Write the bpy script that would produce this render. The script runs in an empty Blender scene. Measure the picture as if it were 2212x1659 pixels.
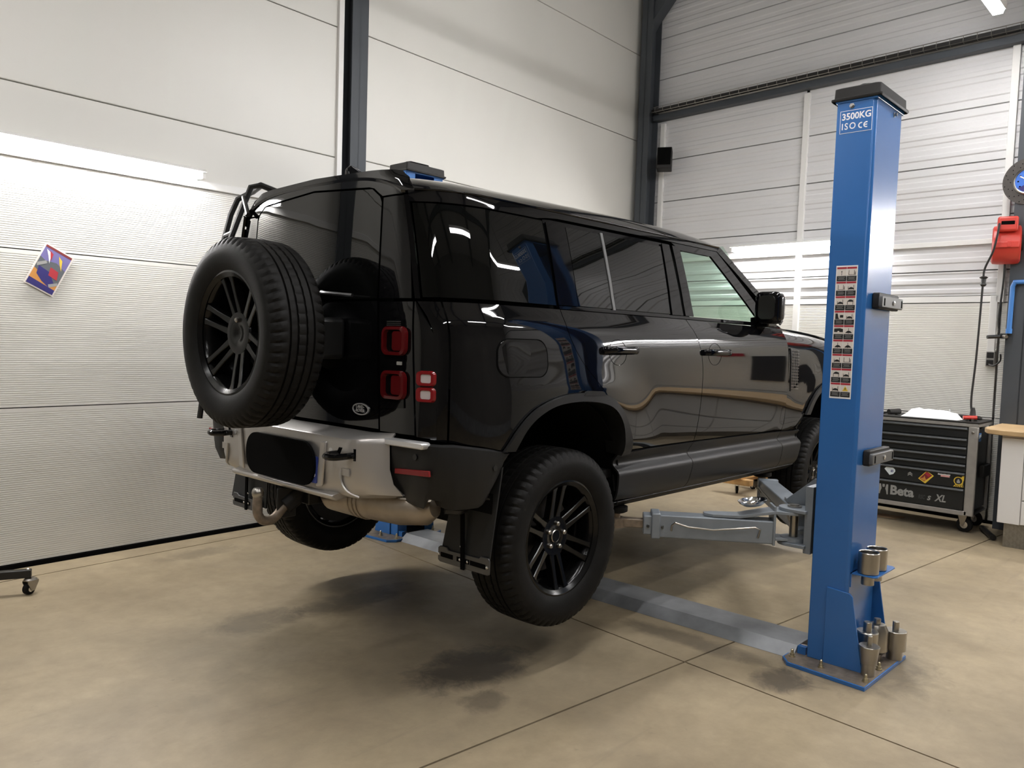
import bpy, bmesh, math, random
import numpy as np
from mathutils import Vector, Matrix, Quaternion
random.seed(4)
sc = bpy.context.scene
COL = sc.collection
PI = math.pi
R = math.radians

# ---------------------------------------------------------------- camera
# World: X = along the car (forward), Y = to the car's left, Z up, floor z = 0, metres.
cam_d = bpy.data.cameras.new('camera'); cam = bpy.data.objects.new('camera', cam_d); COL.objects.link(cam)
CAM_YAW, CAM_PITCH, CAM_ROLL = R(43.351), R(3.4885), R(1.7715)
cam.location = (-2.8589, -3.1777, 1.50)
_f = Vector((math.cos(CAM_YAW)*math.cos(CAM_PITCH), math.sin(CAM_YAW)*math.cos(CAM_PITCH), -math.sin(CAM_PITCH)))
_r = Vector((math.sin(CAM_YAW), -math.cos(CAM_YAW), 0)); _u = _r.cross(_f)
_rr = _r*math.cos(CAM_ROLL) + _u*math.sin(CAM_ROLL); _uu = -_r*math.sin(CAM_ROLL) + _u*math.cos(CAM_ROLL)
cam.rotation_euler = Matrix((_rr, _uu, -_f)).transposed().to_euler()
cam_d.sensor_fit = 'HORIZONTAL'; cam_d.sensor_width = 36.0
cam_d.lens = 1727.1/2212*36.0
cam_d.shift_x = (1106-1062)/2212; cam_d.shift_y = (841.8-829.5)/2212
cam_d.clip_start = 0.05
sc.camera = cam

# ---------------------------------------------------------------- world and exposure
sc.view_settings.view_transform = 'Standard'; sc.view_settings.look = 'None'
sc.view_settings.gamma = 1.0; sc.view_settings.use_curve_mapping = False
sc.view_settings.exposure = 0.0
world = bpy.data.worlds.new('world'); sc.world = world; world.use_nodes = True
bg = world.node_tree.nodes['Background']; bg.inputs[0].default_value = (0.9, 0.93, 1.0, 1); bg.inputs[1].default_value = 0.02

LAMP_WALL = 240.0      # emission of the wall mounted tubes
LAMP_ROOF = 84.0      # emission of the hanging strip lights
LAMP_COL = (1.0, 0.985, 0.985)

# ---------------------------------------------------------------- materials
MATS = {}
def _mat(name):
    m = bpy.data.materials.new(name); m.use_nodes = True
    nt = m.node_tree; b = nt.nodes['Principled BSDF']; MATS[name] = m
    return m, nt, b
def mat(name, col, rough=0.5, metal=0.0, var=0.0, scale=6.0, bump=0.0, bscale=60.0, coat=0.0, spec=0.5, rvar=0.0):
    m, nt, b = _mat(name)
    b.inputs['Base Color'].default_value = (*col, 1); b.inputs['Roughness'].default_value = rough
    b.inputs['Metallic'].default_value = metal; b.inputs['Coat Weight'].default_value = coat
    b.inputs['Coat Roughness'].default_value = 0.02; b.inputs['Specular IOR Level'].default_value = spec
    tc = nt.nodes.new('ShaderNodeTexCoord')
    if var or rvar:
        n = nt.nodes.new('ShaderNodeTexNoise'); n.inputs['Scale'].default_value = scale; n.inputs['Detail'].default_value = 6
        nt.links.new(tc.outputs['Object'], n.inputs['Vector'])
        if var:
            r = nt.nodes.new('ShaderNodeValToRGB')
            r.color_ramp.elements[0].position = 0.3; r.color_ramp.elements[1].position = 0.7
            r.color_ramp.elements[0].color = (*[max(0, c*(1-var)) for c in col], 1)
            r.color_ramp.elements[1].color = (*[min(1, c*(1+var)) for c in col], 1)
            nt.links.new(n.outputs['Fac'], r.inputs['Fac']); nt.links.new(r.outputs['Color'], b.inputs['Base Color'])
        if rvar:
            mr = nt.nodes.new('ShaderNodeMapRange'); mr.inputs['To Min'].default_value = max(0, rough-rvar); mr.inputs['To Max'].default_value = min(1, rough+rvar)
            nt.links.new(n.outputs['Fac'], mr.inputs['Value']); nt.links.new(mr.outputs['Result'], b.inputs['Roughness'])
    if bump:
        n2 = nt.nodes.new('ShaderNodeTexNoise'); n2.inputs['Scale'].default_value = bscale; n2.inputs['Detail'].default_value = 4
        nt.links.new(tc.outputs['Object'], n2.inputs['Vector'])
        bp = nt.nodes.new('ShaderNodeBump'); bp.inputs['Strength'].default_value = bump; bp.inputs['Distance'].default_value = 0.002
        nt.links.new(n2.outputs['Fac'], bp.inputs['Height']); nt.links.new(bp.outputs['Normal'], b.inputs['Normal'])
    return m
def emit(name, col, s):
    m, nt, b = _mat(name)
    b.inputs['Base Color'].default_value = (*col, 1)
    b.inputs['Emission Color'].default_value = (*col, 1); b.inputs['Emission Strength'].default_value = s
    return m
def glass(name, tint, refl=1.0):
    m = bpy.data.materials.new(name); m.use_nodes = True; nt = m.node_tree; MATS[name] = m
    nt.nodes.remove(nt.nodes['Principled BSDF']); out = nt.nodes['Material Output']
    t = nt.nodes.new('ShaderNodeBsdfTransparent'); t.inputs[0].default_value = (*tint, 1)
    g = nt.nodes.new('ShaderNodeBsdfGlossy'); g.inputs['Roughness'].default_value = 0.01
    lwt = nt.nodes.new('ShaderNodeLayerWeight'); lwt.inputs[0].default_value = 0.5
    pw = nt.nodes.new('ShaderNodeMath'); pw.operation = 'POWER'; pw.inputs[1].default_value = 4.0; nt.links.new(lwt.outputs['Facing'], pw.inputs[0])
    fr = nt.nodes.new('ShaderNodeMath'); fr.operation = 'MULTIPLY_ADD'; fr.inputs[1].default_value = 0.6*refl; fr.inputs[2].default_value = 0.05*refl; nt.links.new(pw.outputs[0], fr.inputs[0])
    mx = nt.nodes.new('ShaderNodeMixShader')
    nt.links.new(fr.outputs[0], mx.inputs[0]); nt.links.new(t.outputs[0], mx.inputs[1]); nt.links.new(g.outputs[0], mx.inputs[2])
    nt.links.new(mx.outputs[0], out.inputs[0])
    return m
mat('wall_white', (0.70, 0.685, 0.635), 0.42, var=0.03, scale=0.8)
mat('wall_dim', (0.16, 0.15, 0.135), 0.6, var=0.2, scale=0.7)  # dark tone stands for the unlit far side of the hall
mat('wall_rib', (0.69, 0.675, 0.625), 0.45, var=0.03, scale=0.9)
mat('wall_grey', (0.66, 0.655, 0.655), 0.35, var=0.04, scale=0.9)
mat('trim_white', (0.78, 0.77, 0.74), 0.35)
mat('ceiling_grey', (0.50, 0.50, 0.49), 0.6, var=0.05, scale=0.6)
mat('steel_grey', (0.066, 0.073, 0.082), 0.5, var=0.08, scale=3, spec=0.3)
mat('seal_black', (0.003, 0.003, 0.003), 0.9, spec=0.05)
mat('paint_black', (0.003, 0.003, 0.0034), 0.035, spec=0.62)
mat('gloss_black', (0.003, 0.003, 0.0034), 0.05, spec=0.32)
mat('dark_glass', (0.0022, 0.0024, 0.0022), 0.015, spec=0.5)
mat('clad', (0.0095, 0.0094, 0.0093), 0.44, bump=0.1, bscale=900, spec=0.32)
mat('rubber', (0.0078, 0.0074, 0.0068), 0.60, var=0.3, scale=9, bump=0.2, bscale=120, spec=0.16)
mat('rim_black', (0.003, 0.003, 0.003), 0.2, spec=0.3)
mat('silver_paint', (0.50, 0.48, 0.455), 0.34, metal=0.65)
mat('silver_trim', (0.72, 0.72, 0.72), 0.3, metal=0.6)
mat('chrome', (0.78, 0.78, 0.78), 0.12, metal=1.0)
mat('nickel', (0.40, 0.38, 0.345), 0.30, metal=1.0)
mat('zinc', (0.55, 0.50, 0.36), 0.35, metal=1.0)
mat('lens_red', (0.085, 0.005, 0.006), 0.14, spec=0.5)
mat('lens_dark', (0.02, 0.002, 0.003), 0.15, spec=0.5)
mat('lens_bright', (0.20, 0.008, 0.010), 0.14, spec=0.5)
mat('lens_white', (0.52, 0.47, 0.47), 0.2)
mat('liner', (0.004, 0.004, 0.004), 0.9, spec=0.1)
mat('interior', (0.012, 0.012, 0.012), 0.7)
mat('exhaust', (0.36, 0.31, 0.25), 0.42, metal=0.75, var=0.15, scale=9)
mat('rust_steel', (0.26, 0.21, 0.16), 0.5, metal=0.6, var=0.3, scale=25)
mat('lift_blue', (0.028, 0.135, 0.39), 0.27, bump=0.12, bscale=220, var=0.04, scale=3)
mat('lift_grey', (0.22, 0.245, 0.27), 0.38, metal=0.15, var=0.12, scale=8)
mat('beam_grey', (0.30, 0.31, 0.32), 0.42, metal=0.3, var=0.28, scale=5)
mat('dark_plastic', (0.016, 0.015, 0.014), 0.55, spec=0.3)
mat('grey_plastic', (0.10, 0.10, 0.098), 0.45)
mat('black_metal', (0.008, 0.008, 0.008), 0.4)
mat('flap', (0.014, 0.015, 0.016), 0.5, spec=0.3)
mat('flap_plate', (0.10, 0.10, 0.10), 0.35, metal=0.7)
mat('chest_black', (0.0105, 0.012, 0.0125), 0.4)
mat('chest_pull', (0.03, 0.033, 0.034), 0.4)
mat('chest_grey', (0.34, 0.325, 0.30), 0.38, metal=0.3, var=0.1, scale=14)
mat('print_white', (0.82, 0.82, 0.82), 0.5)
mat('print_grey', (0.30, 0.30, 0.285), 0.5)
mat('print_faint', (0.045, 0.045, 0.047), 0.5)
mat('print_black', (0.012, 0.012, 0.012), 0.5)
mat('print_cream', (0.72, 0.66, 0.60), 0.5)
mat('print_red', (0.40, 0.022, 0.035), 0.5)
mat('print_pink', (0.72, 0.36, 0.34), 0.5)
mat('print_navy', (0.02, 0.015, 0.14), 0.5)
mat('print_blue', (0.03, 0.05, 0.25), 0.5)
mat('print_yellow', (0.72, 0.50, 0.05), 0.5)
mat('print_orange', (0.55, 0.24, 0.05), 0.5)
mat('print_maroon', (0.18, 0.02, 0.02), 0.5)
mat('print_violet', (0.16, 0.14, 0.34), 0.5)
mat('print_slate', (0.10, 0.11, 0.12), 0.5)
mat('print_ice', (0.66, 0.72, 0.74), 0.4)
mat('reel_red', (0.56, 0.045, 0.03), 0.35, var=0.06, scale=9)
mat('pipe_blue', (0.06, 0.20, 0.52), 0.35)
mat('clock_blue', (0.03, 0.15, 0.60), 0.35)
mat('disc_iron', (0.065, 0.058, 0.052), 0.5, metal=0.4, var=0.1, scale=30)
mat('cable', (0.012, 0.011, 0.010), 0.5)
mat('wood_top', (0.55, 0.38, 0.20), 0.38, var=0.12, scale=7)
mat('wood_block', (0.50, 0.30, 0.12), 0.6, var=0.25, scale=14)
mat('cabinet_white', (0.80, 0.79, 0.77), 0.25)
mat('tread_plate', (0.30, 0.285, 0.25), 0.4, metal=0.8, var=0.2, scale=18)
mat('cloth_white', (0.86, 0.86, 0.86), 0.8)
mat('cardboard', (0.34, 0.22, 0.12), 0.8)
mat('poster_dark', (0.03, 0.03, 0.032), 0.35)
glass('clear_glass', (0.72, 0.86, 0.78))
glass('jar_glass', (0.55, 0.5, 0.45))
emit('lamp_wall', LAMP_COL, LAMP_WALL)
emit('lamp_roof', LAMP_COL, LAMP_ROOF)

# concrete floor: cloudy base, tyre scuffs, oil stains with a shape of their own
def floor_material():
    m, nt, b = _mat('concrete'); N = nt.nodes.new; L = nt.links.new
    tc = N('ShaderNodeTexCoord')
    def noise(scale, detail=6, rough=0.55, dist=0.0, vec=None):
        n = N('ShaderNodeTexNoise'); n.inputs['Scale'].default_value = scale; n.inputs['Detail'].default_value = detail
        n.inputs['Roughness'].default_value = rough; n.inputs['Distortion'].default_value = dist
        L(vec or tc.outputs['Object'], n.inputs['Vector']); return n.outputs['Fac']
    def ramp(src, p0, c0, p1, c1):
        r = N('ShaderNodeValToRGB'); e = r.color_ramp.elements
        e[0].position = p0; e[0].color = (*c0, 1); e[1].position = p1; e[1].color = (*c1, 1); L(src, r.inputs['Fac']); return r.outputs['Color']
    def mixc(kind, fac, a, c):
        x = N('ShaderNodeMix'); x.data_type = 'RGBA'; x.blend_type = kind
        if isinstance(fac, float): x.inputs[0].default_value = fac
        else: L(fac, x.inputs[0])
        for i, v in ((6, a), (7, c)):
            if isinstance(v, tuple): x.inputs[i].default_value = (*v, 1)
            else: L(v, x.inputs[i])
        return x.outputs[2]
    def math_(op, a, c=None):
        x = N('ShaderNodeMath'); x.operation = op; x.use_clamp = op in ('MULTIPLY', 'ADD')
        for i, v in ((0, a), (1, c)):
            if v is None: continue
            if isinstance(v, (int, float)): x.inputs[i].default_value = v
            else: L(v, x.inputs[i])
        return x.outputs[0]
    base = ramp(noise(1.1, 8, 0.6, 0.4), 0.30, (0.270, 0.212, 0.135), 0.72, (0.440, 0.357, 0.232))
    fine = ramp(noise(9, 8, 0.7), 0.25, (0.80, 0.80, 0.80), 0.75, (1.06, 1.06, 1.06))
    col = mixc('MULTIPLY', 1.0, base, fine)
    # wide grime drifting over the slab
    grime = ramp(noise(0.75, 5, 0.55, 1.2), 0.52, (0, 0, 0), 0.72, (1, 1, 1))
    col = mixc('MIX', math_('MULTIPLY', grime, 0.35), col, (0.20, 0.165, 0.12))
    # rubber streaks running along the car
    mp = N('ShaderNodeMapping'); mp.inputs['Scale'].default_value = (0.7, 9, 1); mp.inputs['Rotation'].default_value = (0, 0, R(6)); L(tc.outputs['Object'], mp.inputs['Vector'])
    streak = ramp(noise(1.6, 6, 0.6, 0.2, mp.outputs['Vector']), 0.60, (0, 0, 0), 0.74, (1, 1, 1))
    col = mixc('MIX', math_('MULTIPLY', streak, 0.22), col, (0.12, 0.10, 0.08))
    speck = ramp(noise(16, 5, 0.6), 0.66, (0, 0, 0), 0.74, (1, 1, 1))
    col = mixc('MIX', math_('MULTIPLY', speck, 0.30), col, (0.10, 0.08, 0.06))
    # oil stains
    rag = noise(7, 8, 0.7, 0.6); sep = N('ShaderNodeSeparateXYZ'); L(tc.outputs['Object'], sep.inputs[0])
    stains = [(-0.276, -0.67, 0.34, 0.21, 0.80), (-0.492, -0.954, 0.12, 0.10, 0.45), (-0.309, 1.915, 0.30, 0.11, 0.38),
              (-0.70, 0.50, 0.28, 0.16, 0.42), (-0.10, 0.45, 0.42, 0.14, 0.55), (0.66, -1.72, 0.16, 0.13, 0.70), (-0.40, -0.55, 1.05, 0.80, 0.42), (-0.9, 0.25, 0.5, 0.5, 0.3),
              (1.55, -0.62, 0.55, 0.26, 0.35), (0.78, -1.20, 0.10, 0.45, 0.50), (4.9, -1.3, 0.35, 0.7, 0.7), (1.15, -1.9, 0.42, 0.36, 0.5)]
    for sx, sy, rx, ry, k in stains:
        big = rx*ry > 0.2; m_ = 1.1 if big else 2.6
        dx = math_('DIVIDE', math_('SUBTRACT', sep.outputs[0], sx), rx); dy = math_('DIVIDE', math_('SUBTRACT', sep.outputs[1], sy), ry)
        d2 = N('ShaderNodeMath'); d2.operation = 'ADD'; L(math_('POWER', dx, 2), d2.inputs[0]); L(math_('POWER', dy, 2), d2.inputs[1])
        # x*x keeps the sign problem of POWER away
        for i, s_ in ((0, dx), (1, dy)):
            q = N('ShaderNodeMath'); q.operation = 'MULTIPLY'; L(s_, q.inputs[0]); L(s_, q.inputs[1]); L(q.outputs[0], d2.inputs[i])
        e = N('ShaderNodeMath'); e.operation = 'ADD'; L(d2.outputs[0], e.inputs[0]); e.inputs[1].default_value = -0.5*m_
        w = N('ShaderNodeMath'); w.operation = 'MULTIPLY_ADD'; L(rag, w.inputs[0]); w.inputs[1].default_value = m_; L(e.outputs[0], w.inputs[2])
        mr = N('ShaderNodeMapRange'); mr.inputs['From Min'].default_value = 1.25 if big else 1.15; mr.inputs['From Max'].default_value = -0.1 if big else 0.30; L(w.outputs[0], mr.inputs['Value'])
        col = mixc('MIX', math_('MULTIPLY', mr.outputs[0], k), col, (0.040, 0.034, 0.028))
    L(col, b.inputs['Base Color'])
    rr = N('ShaderNodeMapRange'); rr.inputs['To Min'].default_value = 0.34; rr.inputs['To Max'].default_value = 0.62; L(noise(3, 6), rr.inputs['Value']); L(rr.outputs[0], b.inputs['Roughness'])
    bp = N('ShaderNodeBump'); bp.inputs['Strength'].default_value = 0.12; bp.inputs['Distance'].default_value = 0.004; L(noise(40, 8, 0.7), bp.inputs['Height']); L(bp.outputs['Normal'], b.inputs['Normal'])
    b.inputs['Specular IOR Level'].default_value = 0.4
floor_material()

# ---------------------------------------------------------------- helpers
class MB:
    def __init__(s): s.v = []; s.f = []
    def add(s, vs, fs):
        o = len(s.v); s.v += [tuple(p) for p in vs]; s.f += [tuple(i+o for i in f) for f in fs]; return s
    def bx(s, x0, x1, y0, y1, z0, z1, M=None):
        vs = [(x, y, z) for z in (z0, z1) for y in (y0, y1) for x in (x0, x1)]
        if M: vs = [M @ Vector(p) for p in vs]
        return s.add(vs, [(0, 2, 3, 1), (4, 5, 7, 6), (0, 1, 5, 4), (2, 6, 7, 3), (0, 4, 6, 2), (1, 3, 7, 5)])
    def prism(s, poly, fn, a, b):
        """poly: 2-D points; fn(u, v, w) -> 3-D; extruded from w=a to w=b"""
        n = len(poly); vs = [fn(u, v, a) for u, v in poly] + [fn(u, v, b) for u, v in poly]
        return s.add(vs, [tuple(range(n-1, -1, -1)), tuple(range(n, 2*n))] + [(i, (i+1) % n, n+(i+1) % n, n+i) for i in range(n)])
    def lathe(s, prof, n=24, c=(0, 0, 0), ax='z', caps=True):
        """prof: (radius, height)"""
        vs = []; c = Vector(c)
        for r, h in prof:
            for i in range(n):
                a = 2*PI*i/n; p = (r*math.cos(a), r*math.sin(a), h)
                if ax == 'x': p = (h, p[0], p[1])
                if ax == 'y': p = (p[1], h, p[0])
                vs.append(c+Vector(p))
        fs = []
        for j in range(len(prof)-1):
            for i in range(n): fs.append((j*n+i, j*n+(i+1) % n, (j+1)*n+(i+1) % n, (j+1)*n+i))
        if caps: fs += [tuple(range(n-1, -1, -1)), tuple((len(prof)-1)*n+i for i in range(n))]
        return s.add(vs, fs)
    def cyl(s, p, q, r, n=16, r2=None):
        return s.tube([p, q], r, n, r2=r2)
    def tube(s, pts, r, n=10, closed=False, r2=None):
        pts = [Vector(p) for p in pts]; m = len(pts); vs = []; up = None
        for k, p in enumerate(pts):
            t = (pts[(k+1) % m]-pts[k-1]) if closed else (pts[min(k+1, m-1)]-pts[max(k-1, 0)])
            t.normalize()
            if up is None: up = Vector((0, 0, 1)) if abs(t.z) < 0.9 else Vector((1, 0, 0))
            a = t.cross(up).normalized(); b_ = a.cross(t).normalized(); up = b_
            rr = r if r2 is None else r+(r2-r)*k/(m-1)
            if isinstance(r, (list, tuple)): rr = r[k]
            vs += [p+rr*(math.cos(2*PI*i/n)*a+math.sin(2*PI*i/n)*b_) for i in range(n)]
        fs = []
        for j in range(m if closed else m-1):
            j2 = (j+1) % m
            fs += [(j*n+i, j*n+(i+1) % n, j2*n+(i+1) % n, j2*n+i) for i in range(n)]
        if not closed: fs += [tuple(range(n-1, -1, -1)), tuple((m-1)*n+i for i in range(n))]
        return s.add(vs, fs)
    def grid(s, rows, flip=False, wrap=False):
        n = len(rows[0]); vs = [p for r in rows for p in r]; fs = []
        for j in range(len(rows)-1):
            for i in range(n if wrap else n-1):
                q = (j*n+i, j*n+(i+1) % n, (j+1)*n+(i+1) % n, (j+1)*n+i); fs.append(q[::-1] if flip else q)
        return s.add(vs, fs)
    def mesh(s, name, m, smooth=35, fix=True):
        me = bpy.data.meshes.new(name); me.from_pydata([tuple(p) for p in s.v], [], s.f)
        if fix:
            bm = bmesh.new(); bm.from_mesh(me); bmesh.ops.remove_doubles(bm, verts=bm.verts, dist=1e-6)
            bmesh.ops.recalc_face_normals(bm, faces=bm.faces); bm.to_mesh(me); bm.free()
        me.materials.append(MATS[m])
        if smooth:
            me.polygons.foreach_set('use_smooth', [True]*len(me.polygons)); me.set_sharp_from_angle(angle=R(smooth))
        me.update(); return me
    def build(s, name, m, parent=None, smooth=35, bevel=0, seg=2, solid=0, fix=True):
        o = bpy.data.objects.new(name, s.mesh(name, m, smooth, fix)); COL.objects.link(o); put(o, parent)
        if solid:
            md = o.modifiers.new('solid', 'SOLIDIFY'); md.thickness = solid; md.offset = -1
            md = o.modifiers.new('split', 'EDGE_SPLIT'); md.split_angle = R(42)
        if bevel:
            md = o.modifiers.new('bevel', 'BEVEL'); md.width = bevel; md.segments = seg; md.limit_method = 'ANGLE'; md.angle_limit = R(40)
        return o
def put(o, parent):
    if parent is None: return
    o.parent = parent; p = Vector((0, 0, 0)); q = parent
    while q: p = p+q.location; q = q.parent
    o.location = -p
def tag(o, label=None, cat=None, group=None, kind=None):
    if label: o['label'] = label
    if cat: o['category'] = cat
    if group: o['group'] = group
    if kind: o['kind'] = kind
    return o
def thing(name, loc, label, cat, group=None):
    o = bpy.data.objects.new(name, None); COL.objects.link(o); o.location = loc; o.empty_display_size = 0.1
    return tag(o, label, cat, group)
def copy_tree(o, parent=None, delta=(0, 0, 0)):
    c = o.copy(); COL.objects.link(c)
    if parent: c.parent = parent
    else: c.location = c.location+Vector(delta)
    for ch in list(o.children): copy_tree(ch, c)
    return c
def text(name, s, size, right, up, pos, m, parent=None, align='LEFT', bold=0.0, shear=0.0, depth=0.0006, sx=1.0, space=1.0):
    cu = bpy.data.curves.new(name, 'FONT'); cu.body = s; cu.size = size; cu.align_x = align; cu.align_y = 'BOTTOM_BASELINE' if False else 'BOTTOM'
    cu.extrude = depth; cu.offset = bold; cu.shear = shear; cu.space_character = space; cu.resolution_u = 3
    t = bpy.data.objects.new('tmp', cu); COL.objects.link(t); dg = bpy.context.evaluated_depsgraph_get()
    me = bpy.data.meshes.new_from_object(t.evaluated_get(dg)); bpy.data.objects.remove(t); bpy.data.curves.remove(cu)
    rv = Vector(right).normalized(); uv = Vector(up).normalized(); nv = rv.cross(uv); p = Vector(pos)
    for v in me.vertices: c = v.co; v.co = p+rv*(c.x*sx)+uv*c.y+nv*c.z
    me.materials.clear(); me.materials.append(MATS[m]); me.name = name; me.update()
    o = bpy.data.objects.new(name, me); COL.objects.link(o); put(o, parent); return o
def rrect(w, h, r, n=5, cx=0, cy=0):
    pts = []
    for (sx, sy, a0) in ((1, 1, 0), (-1, 1, 90), (-1, -1, 180), (1, -1, 270)):
        for k in range(n+1):
            a = R(a0+90*k/n); pts.append((cx+sx*(w/2-r)+r*math.cos(a), cy+sy*(h/2-r)+r*math.sin(a)))
    return pts
def pchip(xs, ys):
    xs = np.array(xs, float); ys = np.array(ys, float); h = np.diff(xs); d = np.diff(ys)/h; m = np.zeros(len(xs))
    m[0] = d[0]; m[-1] = d[-1]
    for i in range(1, len(xs)-1):
        if d[i-1]*d[i] > 0:
            w1 = 2*h[i]+h[i-1]; w2 = h[i]+2*h[i-1]; m[i] = (w1+w2)/(w1/d[i-1]+w2/d[i])
    def f(x):
        x = min(max(x, xs[0]), xs[-1]); i = min(int(np.searchsorted(xs, x, 'right'))-1, len(xs)-2); t = (x-xs[i])/h[i]
        return float((2*t**3-3*t**2+1)*ys[i]+(t**3-2*t**2+t)*h[i]*m[i]+(-2*t**3+3*t**2)*ys[i+1]+(t**3-t**2)*h[i]*m[i+1])
    return f
def smooth_path(pts, n=6):
    P = [Vector(p) for p in pts]; out = []
    for i in range(len(P)-1):
        a, b_, c, d = P[max(i-1, 0)], P[i], P[i+1], P[min(i+2, len(P)-1)]
        for k in range(n):
            t = k/n; out.append(0.5*((2*b_)+(c-a)*t+(2*a-5*b_+4*c-d)*t*t+(3*b_-a-3*c+d)*t**3))
    return out+[P[-1]]
# ================================================================ room
LW_Y0, LW_K = 2.33, 0.03                       # left wall: y = 2.33 + 0.03 x
FW_X0, FW_K = 5.50, 0.066                      # front wall: x = 5.50 + 0.066 y
def lw(x, off=0.0): return LW_Y0+LW_K*x-off    # off: towards the room
def fw(y, off=0.0): return FW_X0+FW_K*y-off

# ---- floor slabs between saw-cut joints
fl = MB().bx(-9.0, 7.0, -9.5, 3.2, -0.20, -0.012).build('floor', 'seal_black', smooth=0); tag(fl, kind='structure')
def j2(x): return -1.163+(x+1.029)*(-1.721+1.163)/(4.65+1.029)       # joint along the car
def j3(y): return 0.513+(y+1.327)*(0.795-0.513)/(1.459+1.327)        # joint across
def jl(x): return 2.049+(x+1.465)*0.056                               # joint by the left wall
def solve(xf, yf):
    x = 0.0; y = 0.0
    for _ in range(20): y = yf(x); x = xf(y)
    return x, y
XJ = [lambda y: -9.0, lambda y: j3(y)-5.2, j3, lambda y: j3(y)+4.6 if False else 7.0]
YJ = [lambda x: -9.5, lambda x: j2(x)-4.4, j2, jl, lambda x: 3.2]
g = 0.005
for i in range(len(XJ)-1):
    for k in range(len(YJ)-1):
        c = [solve(XJ[i+a], YJ[k+b]) for a, b in ((0, 0), (1, 0), (1, 1), (0, 1))]
        c = [(c[0][0]+g, c[0][1]+g), (c[1][0]-g, c[1][1]+g), (c[2][0]-g, c[2][1]-g), (c[3][0]+g, c[3][1]-g)]
        MB().prism(c, lambda u, v, w: (u, v, w), -0.15, 0.0).build('slab', 'concrete', fl, smooth=0)

# ---- left wall of sandwich panels
wl = MB().bx(-9.0, 6.6, 0.10, 0.25, -0.1, 6.6, Matrix(((1, 0, 0, 0), (LW_K, 1, 0, LW_Y0), (0, 0, 1, 0), (0, 0, 0, 1)))).build('wall_left', 'wall_white', smooth=0)
tag(wl, kind='structure')
def ribs(z0, z1, pitch, depth, flat=0.62):
    pts = [(z0, 0.0)]; z = z0+0.012
    while z+pitch < z1-0.008:
        pts += [(z, 0.0), (z+pitch*0.12, -depth), (z+pitch*(1-flat), -depth), (z+pitch*(1-flat+0.12), 0.0)]; z += pitch
    return pts+[(z1, 0.0)]
def left_panel(x0, x1, z0, z1, m, off=0.0, rib=False):
    g = 0.0035; prof = ribs(z0+g, z1-g, 0.0135, 0.0022) if rib else [(z0+g, -0.004), (z0+g+0.004, 0), (z1-g-0.004, 0), (z1-g, -0.004)]
    b = MB(); rows = []
    for x in (x0, x1): rows.append([(x, lw(x, off+d), z) for z, d in prof])
    b.grid(rows)
    b.grid([[(x0, lw(x0, off+prof[0][1]), prof[0][0]), (x1, lw(x1, off+prof[0][1]), prof[0][0])], [(x0, lw(x0, -0.1), z0+g), (x1, lw(x1, -0.1), z0+g)]])
    b.grid([[(x0, lw(x0, off+prof[-1][1]), prof[-1][0]), (x1, lw(x1, off+prof[-1][1]), prof[-1][0])], [(x0, lw(x0, -0.1), z1-g), (x1, lw(x1, -0.1), z1-g)]])
    b.grid([[(x1, lw(x1, off+d), z) for z, d in prof], [(x1, lw(x1, -0.1), z) for z, d in prof]])
    b.grid([[(x0, lw(x0, off+d), z) for z, d in prof], [(x0, lw(x0, -0.1), z) for z, d in prof]])
    b.build('panel', m, wl, smooth=20)
for z0, z1 in ((0.03, 1.0), (1.0, 1.97), (1.97, 2.545)): left_panel(-9, 1.06, z0, z1, 'wall_rib', 0, True)
for z0, z1 in ((2.545, 2.96), (2.96, 4.0), (4.0, 5.02), (5.02, 6.5)): left_panel(-9, 1.06, z0, z1, 'wall_white', 0.004)
for z0, z1 in ((0.03, 0.95), (0.95, 1.95), (1.95, 2.975), (2.975, 4.0), (4.0, 5.02), (5.02, 6.5)): left_panel(1.335, 5.56, z0, z1, 'wall_white', 0.055)
MB().grid([[(x, lw(x, -0.085), z) for x in (1.05, 1.34)] for z in (0, 6.5)]).build('recess_panel', 'steel_grey', wl, smooth=0)  # dark grey puts the shade of the recess into its colour
Mx = Matrix(((1, 0, 0, 0), (LW_K, 1, 0, LW_Y0), (0, 0, 1, 0), (0, 0, 0, 1)))
MB().bx(1.055, 1.105, -0.03, 0.09, 0.02, 4.62, Mx).build('edge_profile', 'trim_white', wl, bevel=0.003)
MB().bx(-9, 1.06, -0.022, 0.01, 2.52, 2.575, Mx).build('drip_trim', 'trim_white', wl, bevel=0.004)
MB().bx(-9, 5.5, -0.012, 0.02, 0.0, 0.028, Mx).build('base_seal', 'seal_black', wl, smooth=0)
MB().bx(1.05, 1.18, -0.02, 0.09, 4.62, 4.75, Mx).build('head_profile', 'seal_black', wl, smooth=0)

# ---- portal frame columns and haunch
def column(name, x0, x1, y0, y1, z1, M=None, flange='y'):
    b = MB()
    if flange == 'x':                        # web along x
        b.bx(x0, x1, (y0+y1)/2-0.006, (y0+y1)/2+0.006, 0, z1, M); b.bx(x0, x0+0.012, y0, y1, 0, z1, M); b.bx(x1-0.012, x1, y0, y1, 0, z1, M)
    else:
        b.bx((x0+x1)/2-0.006, (x0+x1)/2+0.006, y0, y1, 0, z1, M); b.bx(x0, x1, y0, y0+0.012, 0, z1, M); b.bx(x0, x1, y1-0.012, y1, 0, z1, M)
    o = b.build(name, 'steel_grey', smooth=0); tag(o, kind='structure'); return o
column('trim_1', 1.165, 1.33, -0.06, 0.095, 6.4, Mx, 'y')
column('trim_5', -2.62, -2.42, -0.10, 0.095, 6.4, Mx, 'y')
MY = Matrix(((1, FW_K, 0, FW_X0), (0, 1, 0, 0), (0, 0, 1, 0), (0, 0, 0, 1)))
c2 = column('trim_2', -0.22, -0.02, 2.20, 2.36, 6.4, MY, 'x')
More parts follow.
